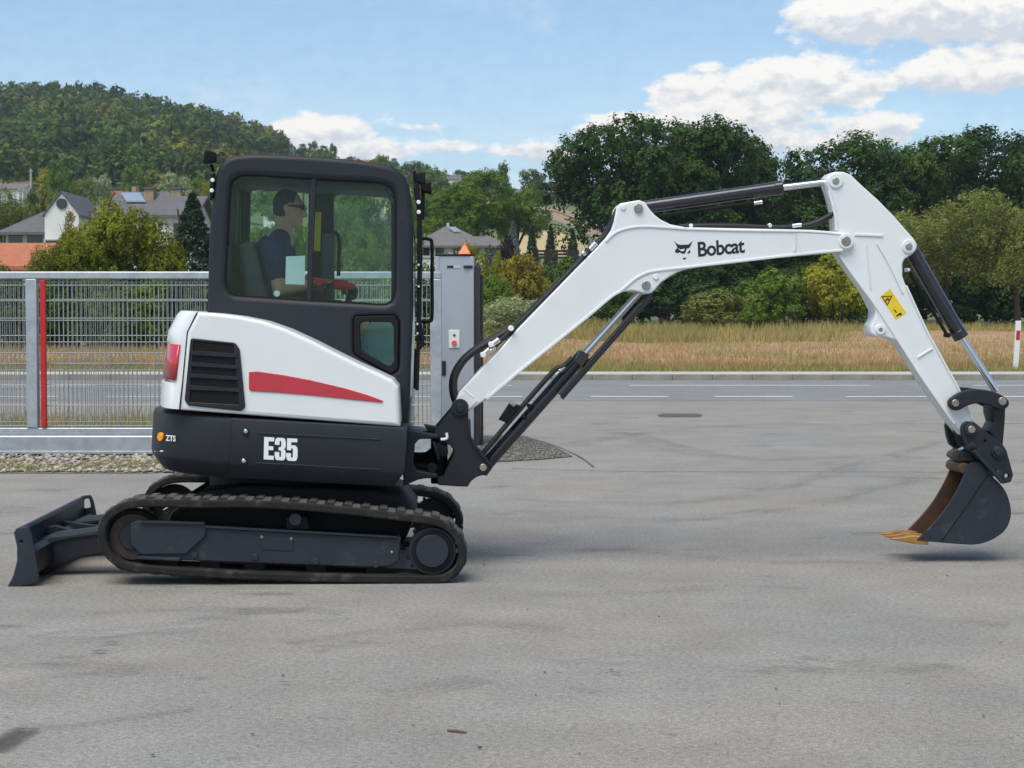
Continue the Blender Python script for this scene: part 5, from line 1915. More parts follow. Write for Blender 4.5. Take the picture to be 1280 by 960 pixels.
# ---------------- cab
CB, CF = .56, 1.54
cab_o = [(262, 470), (258.5, 390), (261.5, 289), (268.5, 222), (272, 211), (277, 203.5), (285, 197), (296, 193.4), (320, 192.2), (350, 193), (388, 195), (420, 197.3), (447, 199.8), (477, 204.5), (490, 208), (499, 213.5), (506.5, 221), (511, 232), (513, 245), (516.5, 289), (517, 378), (514.5, 430), (512.5, 490), (510, 532), (420, 531), (300, 520)]
win = [(281, 350), (282.5, 360), (287, 367), (294, 370), (385, 376), (474, 381), (483, 381), (489, 378), (493, 371), (494.3, 362), (495, 300), (495, 252), (493, 240), (489, 233), (480, 228.5), (468, 227), (394, 223), (310, 218), (299, 219), (292, 223), (288.5, 229), (287, 238)]
swin = [(443, 396, 6), (494, 395, 8), (498, 404, 6), (497, 461, 8), (488, 466.5, 6), (443, 441, 6)]
CABF = prism('cab', cab_o, CB, CB + .09, M_cab, EX, holes=[win, swin], bev=.030, res=4, smooth=50)
def inset_px(pts, d):
    cx = sum(p[0] for p in pts) / len(pts); cy = sum(p[1] for p in pts) / len(pts)
    out = []
    for p in pts:
        v = Vector((p[0] - cx, p[1] - cy)); l = v.length
        v *= (l - d) / l
        out.append((cx + v.x, cy + v.y) + tuple(p[2:]))
    return out
prism('window_seal', inset_px(win, -2.5), CB + .022, CB + .036, M_blk, CABF, holes=[inset_px(win, 2.5)], bev=.003)
prism('window_seal', inset_px(swin, -1), CB - .008, CB + .03, M_blk, CABF, holes=[inset_px(swin, 9)], bev=.006)
# side panes: rear fixed, front sliding
rp = [p for p in win if p[0] < 388] 
prism('window_pane', [(282, 350), (283.5, 360), (288, 367), (294, 369.5), (388, 376), (394, 222.5), (310, 218), (299, 219), (292, 223), (288.5, 229), (287, 238)], CB + .028, CB + .032, M_glass, CABF, bev=.0)
prism('window_pane', [(384, 376), (474, 381), (483, 381), (489, 378), (493, 371), (494.3, 362), (495, 300), (495, 252), (493, 240), (489, 233), (480, 228.5), (468, 227), (390, 223)], CB + .042, CB + .046, M_glass2, CABF, bev=.0)
prism('window_bar', [(389.5, 222.5), (395, 223), (389.5, 377), (383, 376.5)], CB + .018, CB + .05, M_cab, CABF, bev=.006)
prism('window_pane', inset_px(swin, 4), CB + .012, CB + .016, M_glass, CABF, bev=.0)
prism('sticker', [(357.5, 320.5), (381.5, 319.5), (381, 356), (356.5, 355)], CB + .0335, CB + .0355, M_paper, CABF, bev=.0005)
prism('window_latch', circ(346, 367, 4.2, 14), CB + .034, CB + .044, M_paper, CABF, bev=.003)
# far side, roof, rear and front frames
far_holes = [[(313, 229, 5), (386, 231, 5), (384, 345, 5), (311, 340, 6)], [(417, 242, 8), (489, 247, 8), (489, 372, 8), (484, 460, 6), (418, 430, 8)]]
cab_loc = loc2(cab_o, CB)
far_l = [cab_loc] + [loc2(fillet(h), CF - .06) for h in far_holes]
FP = prism_loc('far_side_frame', far_l, CF - .06, CF, M_inner, CABF, .012)
for h in far_holes:
    prism('window_pane', inset_px(h, -2), CF - .035, CF - .031, M_glass2, CABF, bev=.0, r=4)
roof_in = [(x, z) for x, z in loc2([(277, 214), (300, 208), (390, 210), (478, 218.5), (500, 232)], CB)]
ro = loc2([(268.5, 224), (272, 211), (277, 203.5), (285, 197), (296, 193.4), (320, 192.2), (350, 193), (388, 195), (420, 197.3), (447, 199.8), (477, 204.5), (490, 208), (499, 213.5), (506.5, 221), (511, 232)], CB)
prism_loc('roof', [ro + roof_in[::-1]], CB + .06, CF - .05, M_cab, CABF, .012, 2)
prism('head_lining', [(285, 226), (300, 217), (390, 222), (470, 226), (492, 238), (494, 250), (478, 232.5), (390, 228.5), (302, 223)], CB + .10, CF - .06, M_inner, CABF, bev=.004, at=CB)
prism('rear_wall', [(259.5, 389), (262.5, 300), (269, 300), (268, 389)], CB + .085, CF - .058, M_cab, CABF, bev=.006, at=CB)
prism('rear_post', [(263, 300), (270, 222), (279, 216), (277, 300)], CF - .30, CF - .061, M_inner, CABF, bev=.006, at=CB)
prism('rear_trim', [(276, 232), (300, 232), (300, 300), (304, 380), (264, 380), (268, 300)], CF - .16, CF - .062, M_inner, CABF, bev=.02, at=CF - .16)
prism('rear_pane', [(264.5, 300), (271, 224), (273, 224), (266.5, 300)], CB + .09, CF - .32, M_glass2, CABF, bev=.0, at=CB)
prism('windscreen', [(514.5, 300), (510.5, 236), (512, 236), (516, 300), (516.2, 420), (512, 500), (510.5, 500), (514.7, 420)], CB + .09, CF - .06, M_glass2, CABF, bev=.0, at=CB)
prism('front_sill', [(505, 500), (512, 500), (510, 531), (503, 531)], CB + .085, CF - .058, M_cab, CABF, bev=.004, at=CB)
prism('floor', [(264, 500), (510, 512), (510, 531), (264, 520)], CB + .08, CF - .06, M_inner, CABF, bev=.003, at=CB)
# front hinge bar with lamps and hoses on the front edge
fb = [(518.5, 224), (524.5, 232), (527.5, 262), (528, 330), (525.5, 420), (523.5, 488), (519, 488), (520.5, 420), (521.5, 330), (521.5, 262), (517, 240)]
HB = prism('front_bar', fb, CB + .05, CB + .09, M_blk, CABF, bev=.006)
for px, py in ((523.2, 252.5), (523.4, 265)):
    pin('bolt', px, py, CB + .03, CB + .06, 2.6, M_decal_w, CABF, 14)
for px, py in ((265.5, 225), (264.5, 238)):
    pin('bolt', px, py, CB - .006, CB + .02, 2.6, M_decal_w, CABF, 14)
prism('rear_bracket', [(262.5, 218), (268, 216), (266.5, 245), (262, 250)], CB - .002, CB + .06, M_blk, CABF, bev=.004)
def lamp(name, px, py, lat, w, h, fwd):
    """small work lamp: hood, lens, bracket"""
    c_ = M(px, py, lat)
    hx_, hz_ = w / 2, h / 2
    bm = bmesh.new()
    back = .6
    V = [(-fwd * hx_, -.05 * back, -hz_ * .6), (-fwd * hx_, .05 * back, -hz_ * .6), (-fwd * hx_, .05 * back, hz_ * .7), (-fwd * hx_, -.05 * back, hz_ * .7),
         (fwd * hx_, -.055, -hz_), (fwd * hx_, .055, -hz_), (fwd * hx_ * .8, .055, hz_), (fwd * hx_ * .8, -.055, hz_)]
    v = [bm.verts.new(c_ + Vector(q)) for q in V]
    for f in ((0, 1, 2, 3), (7, 6, 5, 4), (0, 4, 5, 1), (1, 5, 6, 2), (2, 6, 7, 3), (3, 7, 4, 0)):
        bm.faces.new([v[i] for i in f])
    bmesh.ops.recalc_face_normals(bm, faces=bm.faces)
    o = bevel(bm_obj(name, bm, M_blk, CABF), .01)
    x_ = c_.x + fwd * (hx_ + .003)
    mesh_obj('lens', [(x_, c_.y - .042, c_.z - hz_ * .75), (x_, c_.y + .042, c_.z - hz_ * .75), (x_ - fwd * hx_ * .15, c_.y + .042, c_.z + hz_ * .75), (x_ - fwd * hx_ * .15, c_.y - .042, c_.z + hz_ * .75)], [(0, 1, 2, 3)], M_chrome, o, 0) if False else None
    return o
lamp('work_lamp', 263, 197, CB + .02, .075, .085, -1)
lamp('work_lamp', 525.5, 223, CB + .12, .07, .085, 1)
lamp('work_lamp', 533, 235, CB + .30, .07, .08, 1)
tube('lamp_bracket', [M(518, 214, CB + .12), M(519, 228, CB + .12), M(528, 230, CB + .2)], .010, M_blk, CABF, 8)
tube('lamp_bracket', [M(267, 214, CB + .04), M(264, 206, CB + .02)], .010, M_blk, CABF, 8)
tube('mirror_stalk', crom([M(527, 226, CB + .3), M(529, 245, CB + .3), M(528, 275, CB + .3)], 5), .012, M_blk, CABF, 8)
hd = [M(526, 298.5, CB + .25), M(536, 299, CB + .25), M(540, 306, CB + .25), M(540, 350, CB + .25), M(540, 394, CB + .25), M(537, 401.5, CB + .25), M(526, 402, CB + .25)]
tube('grab_handle', crom(hd, 4), .011, M_blk, CABF, 10)
hose('cable', [(523, 395), (526, 412), (528, 428), (523, 436)], .012, M_blk, CABF, CB + .06)
rod('gas_strut', M(521.5, 436, CB + .07), M(520, 486, CB + .07), .017, M_blk, CABF, 14)
for py in (331, 358, 405, 417):
    pin('screw', 522.5 + (.6 if py < 380 else -1), py, CB + .03, CB + .06, 1.8, M_chrome, CABF, 10)
# inner fittings
box_c = lambda name, pts, a, b, mat, **kw: prism(name, pts, a, b, mat, CABF, **kw)
box_c('seat_back', [(301, 306, 5), (312, 302, 4), (321, 306, 4), (337, 372, 5), (340, 392, 6), (318, 392, 6), (306, 372)], .82, 1.28, M_seatm, bev=.03, at=.9)
box_c('seat_cushion', [(314, 384, 6), (400, 380, 8), (402, 398, 6), (316, 404, 6)], .80, 1.30, M_seatm, bev=.03, at=.9)
box_c('seat_base', [(322, 400), (392, 396), (388, 470), (326, 468)], .86, 1.24, M_inner, bev=.02, at=.9)
for (a, b) in ((.70, .79), (1.31, 1.40)):
    box_c('console', [(372, 374, 4), (424, 374, 5), (420, 396, 5), (386, 410), (372, 400)], a, b, M_inner, bev=.02, at=.9)
for (px, py, l) in ((412, 352, .75), (438, 360, 1.36)):
    st = tube('joystick', crom([M(px - 4, py + 24, l), M(px - 1, py + 10, l), M(px, py + 2, l)], 4), [.022] * 4 + [.016] * 4 + [.02], M_blk, CABF, 10)
box_c('pillar_trim', [(402, 292, 4), (418, 290, 4), (417, 400), (400, 400)], CF - .13, CF - .063, M_inner_g, bev=.01, at=CF - .13)
box_c('belt_strap', [(393, 265), (401.5, 265), (400, 314), (391, 314)], CF - .15, CF - .135, M_belt, bev=.002, at=CF - .15)
tube('inner_handle', crom([M(418, 290, CF - .1), M(424, 300, CF - .1), M(423, 345, CF - .1)], 5), .012, M_blk, CABF, 8)
box_c('reflection_panel', [(467, 398), (500, 396), (502, 474), (440, 446), (446, 428)], CB + .20, CB + .22, M_teal, bev=.004, at=CB + .2)  # added panel filling the small window, coloured as the pane's pale reflection
for px, w in ((412, 13), (445, 14)):
    box_c('ceiling_unit', [(px - w, 221), (px + w, 223), (px + w - 4, 233, 3), (px - w + 4, 232, 3)], .9, 1.2, M_inner, bev=.01, at=.9)
tube('travel_lever', crom([M(462, 470, 1.0), M(466, 420, 1.0), M(462, 392, 1.0)], 5), .012, M_blk, CABF, 8)

# ---------------- swing bracket
SN = .64
NS = prism('nose_bracket', [(503, 540), (512, 536.8), (532, 540.5), (547, 543, 2), (549, 548.5, 2), (524, 549, 5), (518, 556), (516.5, 580), (521, 588, 4), (546, 592, 2), (548, 598, 2), (532, 598), (522, 600), (504, 608)], SN, 1.10, M_grey, EX, bev=.010)
rod('king_pin', M(549, 538, .87), M(549, 604, .87), .052, M_blk, EX, 24)
KPO = [(543, 538.5), (566, 511), (566, 505, 3), (570, 500.5, 3), (577, 499.3, 3), (583, 503, 3), (585.5, 510), (586, 541), (589, 549), (595, 559), (605.5, 571.5), (613, 581, 2), (616.5, 584, 2), (608.5, 595, 2), (603, 594), (595.5, 596.5), (589, 601.5), (584.5, 608.5, 2), (570, 608), (548, 606.5, 2), (546, 598), (555, 594), (560, 582), (566, 572), (567.5, 563), (562, 556), (553, 553), (552, 548.5), (544, 548)]
KP = prism('swing_post', KPO, .66, .71, M_grey, EX, bev=.008)
prism('post_cheek', KPO, 1.03, 1.08, M_grey, KP, at=.66, bev=.008)
prism('post_web', [(569, 560), (586, 551), (592, 562), (588, 600), (562, 602), (567, 580)], .712, 1.03, M_blk, KP, bev=.01, at=.66)
prism('post_rib', [(586, 524), (588, 523), (589, 545), (597, 558), (614, 580), (612, 583), (594, 561), (586, 547)], .642, .662, M_grey, KP, bev=.004)
prism('post_boss', circ(575, 509.5, 11, 24), .64, .662, M_grey, KP, bev=.005)
pin('pin', 575, 510, .622, .645, 5.4, M_grey, KP)
pin('pin', 604, 584.5, .640, .665, 4.6, M_steel, KP)
prism('stop_block', [(530, 531.5), (546, 534.5), (548, 541), (536, 540)], .70, .86, M_blk, KP, bev=.006)
tube('grease_pipe', crom([M(558, 541, .65), M(558.5, 548, .648), M(551, 549.5, .65)], 5), .009, M_decal_w, KP, 8)
tube('hose', crom([M(518, 575, .95), M(535, 574, .9), M(552, 562, .8)], 6), .05, M_hose, KP, 12)
tube('hose', crom([M(541, 552, .68), M(545, 562, .68), M(548, 574, .7)], 5), .012, M_grey2, KP, 8)
rod('swing_ram', M(512, 582, .80), M(548, 585, .80), .03, M_blk, KP, 14)
pin('bush', 540, 585, .66, .80, 6, M_blk, KP)

# ---------------- boom
BN, BF = .735, .985
boom_o = [(585, 515), (568, 505.5), (574, 490), (598, 465), (622, 440), (647.5, 410.5), (685, 372), (720, 336), (745, 310.5), (757, 297.5), (764, 287.5), (767.5, 277), (771, 260), (775.5, 254, 2), (799, 250, 3), (806, 252.5), (812.5, 262), (819, 269), (826, 274.5), (838, 280.3), (857, 284), (930, 285.5), (1015, 287.2), (1050, 290), (1060, 292), (1066, 297), (1068, 303), (1065, 310), (1058, 314),
          (1030, 316.3), (980, 321), (930, 327), (880, 332.6), (860, 336), (848, 340), (838, 345.5), (827, 353), (820, 361), (815, 366), (810, 367.5), (803, 366.5), (797, 364.5), (790, 363.5), (778, 365), (766, 371), (735, 397.5), (697.5, 428), (650, 465.5), (604, 502)]
BM = prism('boom', boom_o, BN, BF, M_white, EX, bev=.010, res=2)
def strip(name, pts, w, lat, parent, mat=M_white, th=.008):
    P_ = crom([Vector(p) for p in pts], 6)
    a, b = [], []
    for i, q in enumerate(P_):
        t_ = (P_[min(i + 1, len(P_) - 1)] - P_[max(i - 1, 0)]).normalized()
        n_ = Vector((-t_.y, t_.x)) * w / 2
        a.append(tuple(q + n_)); b.append(tuple(q - n_))
    return prism(name, a + b[::-1], lat - th, lat + .004, mat, parent, bev=th * .45)
strip('flange', [(757.5, 302), (765, 294), (774, 288.5), (788, 284.5), (805, 283), (830, 284), (857, 286.2)], 3.0, BN, BM)
strip('flange', [(857, 286.2), (930, 288), (1014, 289.5), (1056, 293.5)], 2.6, BN, BM)
strip('flange', [(776, 364), (786, 355), (797, 346.5), (812, 339.8), (835, 336.5), (862, 333.6), (930, 325.6), (1012, 316.5), (1054, 312.6)], 3.2, BN, BM)
strip('flange', [(608, 499), (650, 463.6), (697, 426), (735, 395.4), (764, 371), (776, 364)], 3.6, BN, BM)
strip('weld', [(581, 488), (592, 497)], 1.8, BN, BM)
prism('foot_plate', [(572, 496), (583, 489), (597, 501), (586, 512), (570, 505)], BN - .006, BN + .002, M_white, BM, bev=.0025)
strip('weld', [(993.5, 292), (994.5, 304), (993.5, 314)], 2.0, BN, BM)
prism('end_boss', [(996, 291), (1052, 293.5), (1060, 295, 3), (1065, 300, 3), (1065, 306, 3), (1058, 311.5, 3), (1000, 316)], BN - .004, BN + .002, M_white, BM, bev=.0018)
for px, py, r, m_ in ((798.3, 260.3, 5.6, M_steel), (808, 356.5, 5.4, M_steel), (1058, 301.4, 6.0, M_steel)):
    pin('pin', px, py, BN - .018, BF + .018, r, m_, BM)
for px, py, r in ((779, 259.2, 3.4), (820, 346.2, 3.6)):
    pin('boss', px, py, BN - .010, BN + .01, r, M_white, BM, 18)
pin('boss', 1058, 301.4, BN - .012, BN + .01, 9.5, M_white, BM)
# lettering and head emblem
text('lettering', 'Bobcat', (872.8, 321.3), (931.2, 316.0), (871.9, 302.5), BN - .0005, M_decal_k, BM, .022, .002, .93)
Z = 11.636
def logo(pts):
    prism('emblem', [(830 + x / Z, 280 + y / Z) for x, y in pts], BN - .0015, BN + .001, M_decal_k, BM, bev=.0)
logo([(145, 250), (200, 295), (240, 303), (330, 300), (365, 292), (418, 245), (385, 318), (362, 352), (330, 356), (318, 400), (296, 432), (262, 430), (225, 408), (205, 425), (160, 410), (165, 375), (196, 350), (182, 312)])
prism('emblem_eye', [(830 + x / Z, 280 + y / Z) for x, y in ((205, 352), (240, 372), (300, 358), (296, 385), (268, 398), (238, 388))], BN - .003, BN - .0005, M_white, BM, bev=.0)
logo([(338, 425), (352, 402), (378, 378), (386, 396), (372, 420), (350, 432)])
logo([(276, 492), (322, 488), (316, 512), (280, 516)])

# ---------------- cylinders
AXL = .86
def ram(name, p0, p1, p2, rb, rr_, lat, boss0=True, glandlen=9):
    """barrel p0-p1, rod p1-p2 (photo points at lat)"""
    a, b, c_ = M(*p0, lat), M(*p1, lat), M(*p2, lat)
    u = (M(p0[0] + 1, p0[1], lat) - a).length
    o = rod(name, a, b, rb * u, M_cyl, EX, 32, .006)
    d = (b - a).normalized()
    rod('gland', b - d * glandlen * u, b + d * 1.5 * u, (rb + .7) * u, M_cyl, o, 32, .003)
    rod('piston_rod', b - d * .02, c_, rr_ * u, M_chrome, o, 24, .001)
    return o, u, d
AC, u, d = ram('arm_cylinder', (803, 259.5), (976.5, 234.6), (1044, 226.4), 8.2, 4.1, AXL)
rod('feed_pipe', M(823, 270, AXL - .02), M(946, 253, AXL - .02), .011, M_blk, AC, 10)
rod('pipe_clamp', M(942, 254, AXL - .02), M(953, 252.4, AXL - .02), .013, M_chrome, AC, 10)
BC, u, d = ram('boom_cylinder', (604.5, 584.5), (729, 444), (808, 356), 8.4, 4.3, AXL)
pin('rod_eye', 808, 356.5, AXL - .06, AXL + .06, 9, M_grey, BC)
rod('guard_tube', M(700, 494, AXL - .05), M(813, 367, AXL - .05), .014, M_cyl, BC, 12)
rod('guard_tube', M(702, 498, AXL + .03), M(814, 370, AXL + .03), .014, M_cyl, BC, 12)
prism('clamp', [(716, 452), (724, 437), (736, 443), (727, 459)], AXL - .07, AXL + .07, M_cyl, BC, bev=.006, at=AXL)
hose('feed_pipe', [(601, 570), (640, 523), (690, 466), (704, 458), (716, 447)], .016, M_hose, BC, AXL - .08)
rod('fitting', M(699, 464, AXL - .08), M(706, 457.5, AXL - .08), .014, M_chrome, BC, 12)
prism('hose_clamp', [(624, 525), (638, 503.5), (652, 508), (634, 529)], AXL - .10, AXL + .02, M_blk, BC, bev=.006, at=AXL - .1)
prism('clamp_lug', [(636, 504), (641, 502.5), (646, 505), (642, 509)], AXL - .11, AXL - .03, M_steel, BC, bev=.003, at=AXL - .1)
for px, py in ((655, 521), (662, 508)):
    pin('clamp_bolt', px, py, AXL - .08, AXL - .02, 3, M_blk, BC, 12)
KC, u, d = ram('bucket_cylinder', (1137, 309), (1201, 421), (1245.5, 489), 9.0, 4.6, AXL)
rod('feed_pipe', M(1137, 341, AXL - .02), M(1184, 419, AXL - .02), .011, M_blk, KC, 10)
pin('port', 1186, 419, AXL - .05, AXL + .02, 3.0, M_blk, KC, 12)
pin('port', 1136, 337, AXL - .05, AXL + .02, 2.4, M_chrome, KC, 12)

# ---------------- arm
AN, AF = .765, .955
arm_o = [(1033.5, 227), (1035, 220), (1039, 216), (1045, 214.5), (1055, 214.8), (1063.5, 218.4), (1079, 233), (1098, 250), (1118, 270.5), (1131, 285.5), (1142, 297.5), (1146.5, 305), (1146, 311.5), (1141, 317.5), (1131, 324), (1128.5, 329), (1128.5, 345), (1131.5, 354), (1158.6, 411), (1175, 441), (1200, 487), (1218, 527), (1219, 536), (1212, 543), (1203, 544), (1193, 531),
         (1156, 478), (1140, 453), (1126, 431), (1117.5, 424.5), (1107, 421.5), (1096, 421.5), (1090, 418, 2), (1088, 412), (1089.5, 406), (1093.5, 398), (1094.5, 388), (1089, 376.5), (1080, 360.5), (1065.6, 341), (1047, 314), (1045.5, 288), (1044, 264), (1039, 244)]
AR = prism('arm', arm_o, AN, AF, M_white, EX, bev=.010, res=2)
strip('flange', [(1036.5, 238), (1041, 255), (1044.8, 272), (1046, 288)], 3.5, AN, AR)
strip('flange', [(1050, 318), (1067, 343), (1092, 377), (1110, 404), (1140, 451), (1157, 477), (1194, 530)], 4.2, AN, AR)
strip('flange', [(1133, 357), (1158, 411.5), (1175, 443), (1200, 489), (1216, 525)], 2.6, AN, AR)
strip('rib', [(1068, 293), (1104, 294.5)], 3.4, AN, AR)
strip('weld', [(1096.5, 304), (1114, 335), (1129, 367)], 1.6, AN, AR)
strip('weld', [(1083, 306), (1086, 340), (1088.5, 361)], 1.2, AN, AR)
strip('rib', [(1147, 447), (1166, 435.5)], 2.6, AN, AR)
for px, py, r, rp, m_ in ((1045, 226, 9.0, 4.2, M_steel), (1136.5, 308, 8.5, 4.4, M_steel)):
    pin('boss', px, py, AN - .014, AF + .014, r, M_white, AR, 28)
    pin('pin', px, py, AN - .022, AF + .022, rp, m_, AR, 20)
pin('boss', 1101, 412, AN - .014, AF + .014, 6.4, M_white, AR, 24)
pin('pin_hole', 1101, 412, AN - .016, AF + .016, 3.0, M_steel, AR, 16)
# yellow warning label
LB = prism('warning_label', [(1100.2, 370.5), (1112.5, 361), (1133, 391), (1120, 400)], AN - .0015, AN + .001, M_yellow, AR, bev=.0)
tri = [(1101.5, 370.3), (1115.5, 369.5), (1109.3, 382)]
prism('label_mark', tri, AN - .003, AN - .001, M_decal_k, LB, holes=[inset_px(tri, 2.0)], bev=.0)
prism('label_mark', [(1106.5, 375.5), (1109.5, 372), (1111.5, 373.5), (1111, 376), (1109, 374.5), (1107.5, 377)], AN - .003, AN - .001, M_decal_k, LB, bev=.0)
prism('label_mark', [(1117.2, 387.5), (1118.6, 386.8), (1121.2, 390.3), (1120, 391)], AN - .003, AN - .001, M_decal_k, LB, bev=.0)
prism('label_mark', [(1120, 395), (1123.5, 391.8), (1125.5, 390.8), (1127.5, 392.5), (1126.5, 394), (1123.5, 394.3), (1121, 396)], AN - .003, AN - .001, M_decal_k, LB, bev=.0)

# ---------------- linkage, coupler
link_o = [(1186, 503), (1189.5, 497.5), (1202, 490), (1218, 486.5), (1232, 487.5), (1245, 490.5), (1258, 497.5), (1261.8, 504), (1258.5, 510), (1250, 511.5), (1241, 508), (1226, 504), (1211, 506.7), (1200, 512.5), (1192.5, 512.8), (1187, 508.5)]
link_o = [tuple(p) for p in crom(link_o, 4, True)]
LK = prism('link', link_o, .70, .745, M_grey, EX, bev=.008)
prism('link_plate', link_o, .975, 1.02, M_grey, LK, bev=.008, at=.70)
for px, py, r in ((1194.7, 504, 4.6), (1253.5, 501.6, 5.0)):
    pin('pin', px, py, .682, 1.04, r, M_steel, LK)
l2 = [(1239.5, 509), (1246, 503), (1254, 503), (1257.5, 510), (1256.5, 530), (1254, 558), (1248, 566), (1241.5, 552), (1241, 546), (1237, 539), (1243, 528), (1240, 518)]
prism('bucket_link', l2, .77, .95, M_grey, EX, bev=.012)
cp_o = [(1202, 536), (1204, 530, 3), (1210, 526.5, 4), (1218, 527.5, 4), (1226, 534), (1254, 556), (1258.5, 563), (1262.5, 577), (1267, 594, 4), (1264, 602.5, 4), (1254, 605, 2), (1238, 588), (1222, 572), (1207, 560), (1203.5, 548)]
CP = prism('coupler', cp_o, .675, .72, M_grey, EX, holes=[circ(1259, 595, 3.0, 14), circ(1231.5, 551.5, 1.6, 10)], bev=.007)
prism('coupler_plate', cp_o, 1.0, 1.045, M_grey, CP, at=.675, bev=.007)
prism('coupler_block', [(1210, 545), (1230, 548), (1250, 570), (1248, 592), (1220, 574)], .72, 1.0, M_blk, CP, bev=.012, at=.675)
pin('boss', 1214.5, 537.5, .655, .68, 8, M_grey, CP)
pin('pin', 1215, 537, .640, .66, 4.6, M_steel, CP)
pin('boss', 1248.3, 565.5, .655, .68, 8, M_grey, CP)
pin('pin', 1249, 564.5, .638, .66, 5.2, M_grey2, CP)
prism('latch_hook', [(1187, 570), (1189, 565.5), (1197, 561.5), (1200, 564), (1193, 567), (1190, 573)], .72, .80, M_rust, CP, bev=.004)
prism('latch_body', [(1199, 571), (1203, 563.5), (1216, 558), (1228, 571), (1226, 577), (1212, 578), (1200, 577)], .74, .96, M_grey, CP, bev=.012)
prism('latch_plate', [(1192.5, 538), (1204, 551), (1206, 558), (1199.5, 557)], .70, .74, M_blk, CP, bev=.004)
rod('latch_bar', M(1209, 560, .70), M(1218, 555.5, .66), .022, M_grey2, CP, 14)
rod('latch_bar', M(1199, 564, .82), M(1206, 560, .80), .018, M_chrome, CP, 12)
rod('lock_rod', M(1217, 563, .655), M(1253, 603, .655), .012, M_grey2, CP, 10)
pin('lock_eye', 1249.5, 592, .65, .68, 4.2, M_grey2, CP, 14)

# ---------------- bucket
UN, UF = .70, 1.02
bs = [(1210, 583), (1214, 578, 2), (1226, 577), (1236, 591), (1250.5, 605), (1258, 616), (1262.5, 629), (1264, 642), (1261.5, 654), (1255, 664.5), (1244, 672.5), (1232, 678), (1218, 680.8), (1200, 680.2), (1177, 678.3), (1146, 675.5), (1158, 664), (1171, 650), (1180, 639), (1189, 626), (1200, 606)]
bs = [(1210, 583), (1214, 578), (1226, 577)] + [tuple(p) for p in crom([(1226.5, 577.8)] + bs[3:16], 5)] + [tuple(p) for p in crom(bs[16:] + [(1209.5, 584)], 4)]
BK = prism('bucket', bs, UN, UN + .018, M_grey2, EX, bev=.004)
prism('bucket_side', bs, UF - .018, UF, M_rust, BK, at=UN, bev=.004)
def shell(pts, th, name, mat, l0, l1):
    P_ = crom([Vector(p) for p in pts], 5)
    q = []
    for i, p_ in enumerate(P_):
        t_ = (P_[min(i + 1, len(P_) - 1)] - P_[max(i - 1, 0)]).normalized()
        q.append(p_ + Vector((-t_.y, t_.x)) * th)
    return prism(name, [tuple(x) for x in P_] + [tuple(x) for x in q[::-1]], l0, l1, mat, BK, at=UN, bev=.002)
spts = [(1213, 579.5), (1226, 579), (1236, 592.5), (1249.5, 606), (1257, 617), (1261.2, 629), (1262.6, 642), (1260, 653.5), (1254, 663), (1243.5, 671), (1232, 676.3), (1218, 679), (1200, 678.6), (1177, 677), (1142, 675)]
shell(spts, 2.6, 'bucket_shell', M_rust, UN + .018, UF - .018)
shell(spts, -.9, 'bucket_skin', M_grey2, UN + .018, UF - .018)
rod('bucket_tube', M(1206, 585.5, UN + .018), Vector((M(1206, 585.5, UN + .018).x, UF - .018, M(1206, 585.5, UN + .018).z)), .035, M_rust, BK, 18)
strip('side_crease', [(1235.5, 593), (1206, 636), (1177, 677)], 1.3, UN, BK, M_blk, .003)
prism('side_cutter', [(1146, 675), (1158, 663), (1164, 668), (1160, 676.5)], UN - .004, UN + .002, M_grey2, BK, bev=.0015)
tl0 = M(1150, 676.5, UN)
for i in range(3):
    l = UN + .036 + i * (UF - UN - .072) / 2
    # wedge tooth: adapter block and pointed tip, pointing along the floor of the bucket
    bx_, bz_ = tl0.x, tl0.z
    dx = M(1120, 674.5, UN) - tl0
    dv = Vector((dx.x, 0, dx.z)); ln = dv.length; dv.normalize(); nv = Vector((-dv.z, 0, dv.x))
    if nv.z < 0: nv = -nv
    bm = bmesh.new()
    secs = [(-.055, .034, .026, .004), (0, .034, .026, .006), (.05, .032, .024, .006), (ln * .75, .026, .012, .002), (ln + .03, .018, .004, -.002)]
    R_ = []
    for (d_, w, h, o_) in secs:
        c_ = Vector((bx_, l, bz_)) + dv * d_ + nv * o_
        R_.append([bm.verts.new(c_ + Vector((0, sy * w, 0)) + nv * sz * h) for sy, sz in ((-1, -1), (1, -1), (1, 1), (-1, 1))])
    for a, b in zip(R_[:-1], R_[1:]):
        for k in range(4):
            bm.faces.new((a[k], a[(k + 1) % 4], b[(k + 1) % 4], b[k]))
    bm.faces.new(R_[0][::-1]); bm.faces.new(R_[-1])
    bmesh.ops.recalc_face_normals(bm, faces=bm.faces)
    bevel(bm_obj('tooth', bm, M_tooth, BK), .004)

# ---------------- hoses along the boom
for k, (dl, off) in enumerate(((.80, 0), (.86, 2.2), (.92, 1))):
    hose('hose', [(577 - off, 512), (569 - off, 495), (568 - off, 474), (576 - off, 456), (588 - off, 443), (604, 432 - off), (618, 424 - off), (642, 409 - off)], .021, M_hose, BM, dl, 6, 10)
for k, (dl, off) in enumerate(((.78, 0), (.83, 1.5), (.90, 1), (.95, 0))):
    hose('hose', [(618, 432 - off), (645, 408 - off), (685, 368 - off), (720, 332 - off), (742, 309.5 - off), (756, 294 - off), (766, 276 - off), (772, 262)], .017, M_hose, BM, dl, 5, 8)
for a, b, l in (((604, 443), (612, 436.5), .74), ((613, 432), (624, 424), .74), ((610, 442), (619, 434.5), .76), ((737, 312), (745, 303.5), .76), ((728, 318), (731, 315), .74)):
    f = rod('fitting', M(*a, l), M(*b, l), .018, M_chrome, BM, 12)
for px, py in ((604, 443.5), (614, 430.5), (639, 410.5)):
    pin('fitting_nut', px, py, .70, .78, 3.6, M_decal_w, BM, 12)
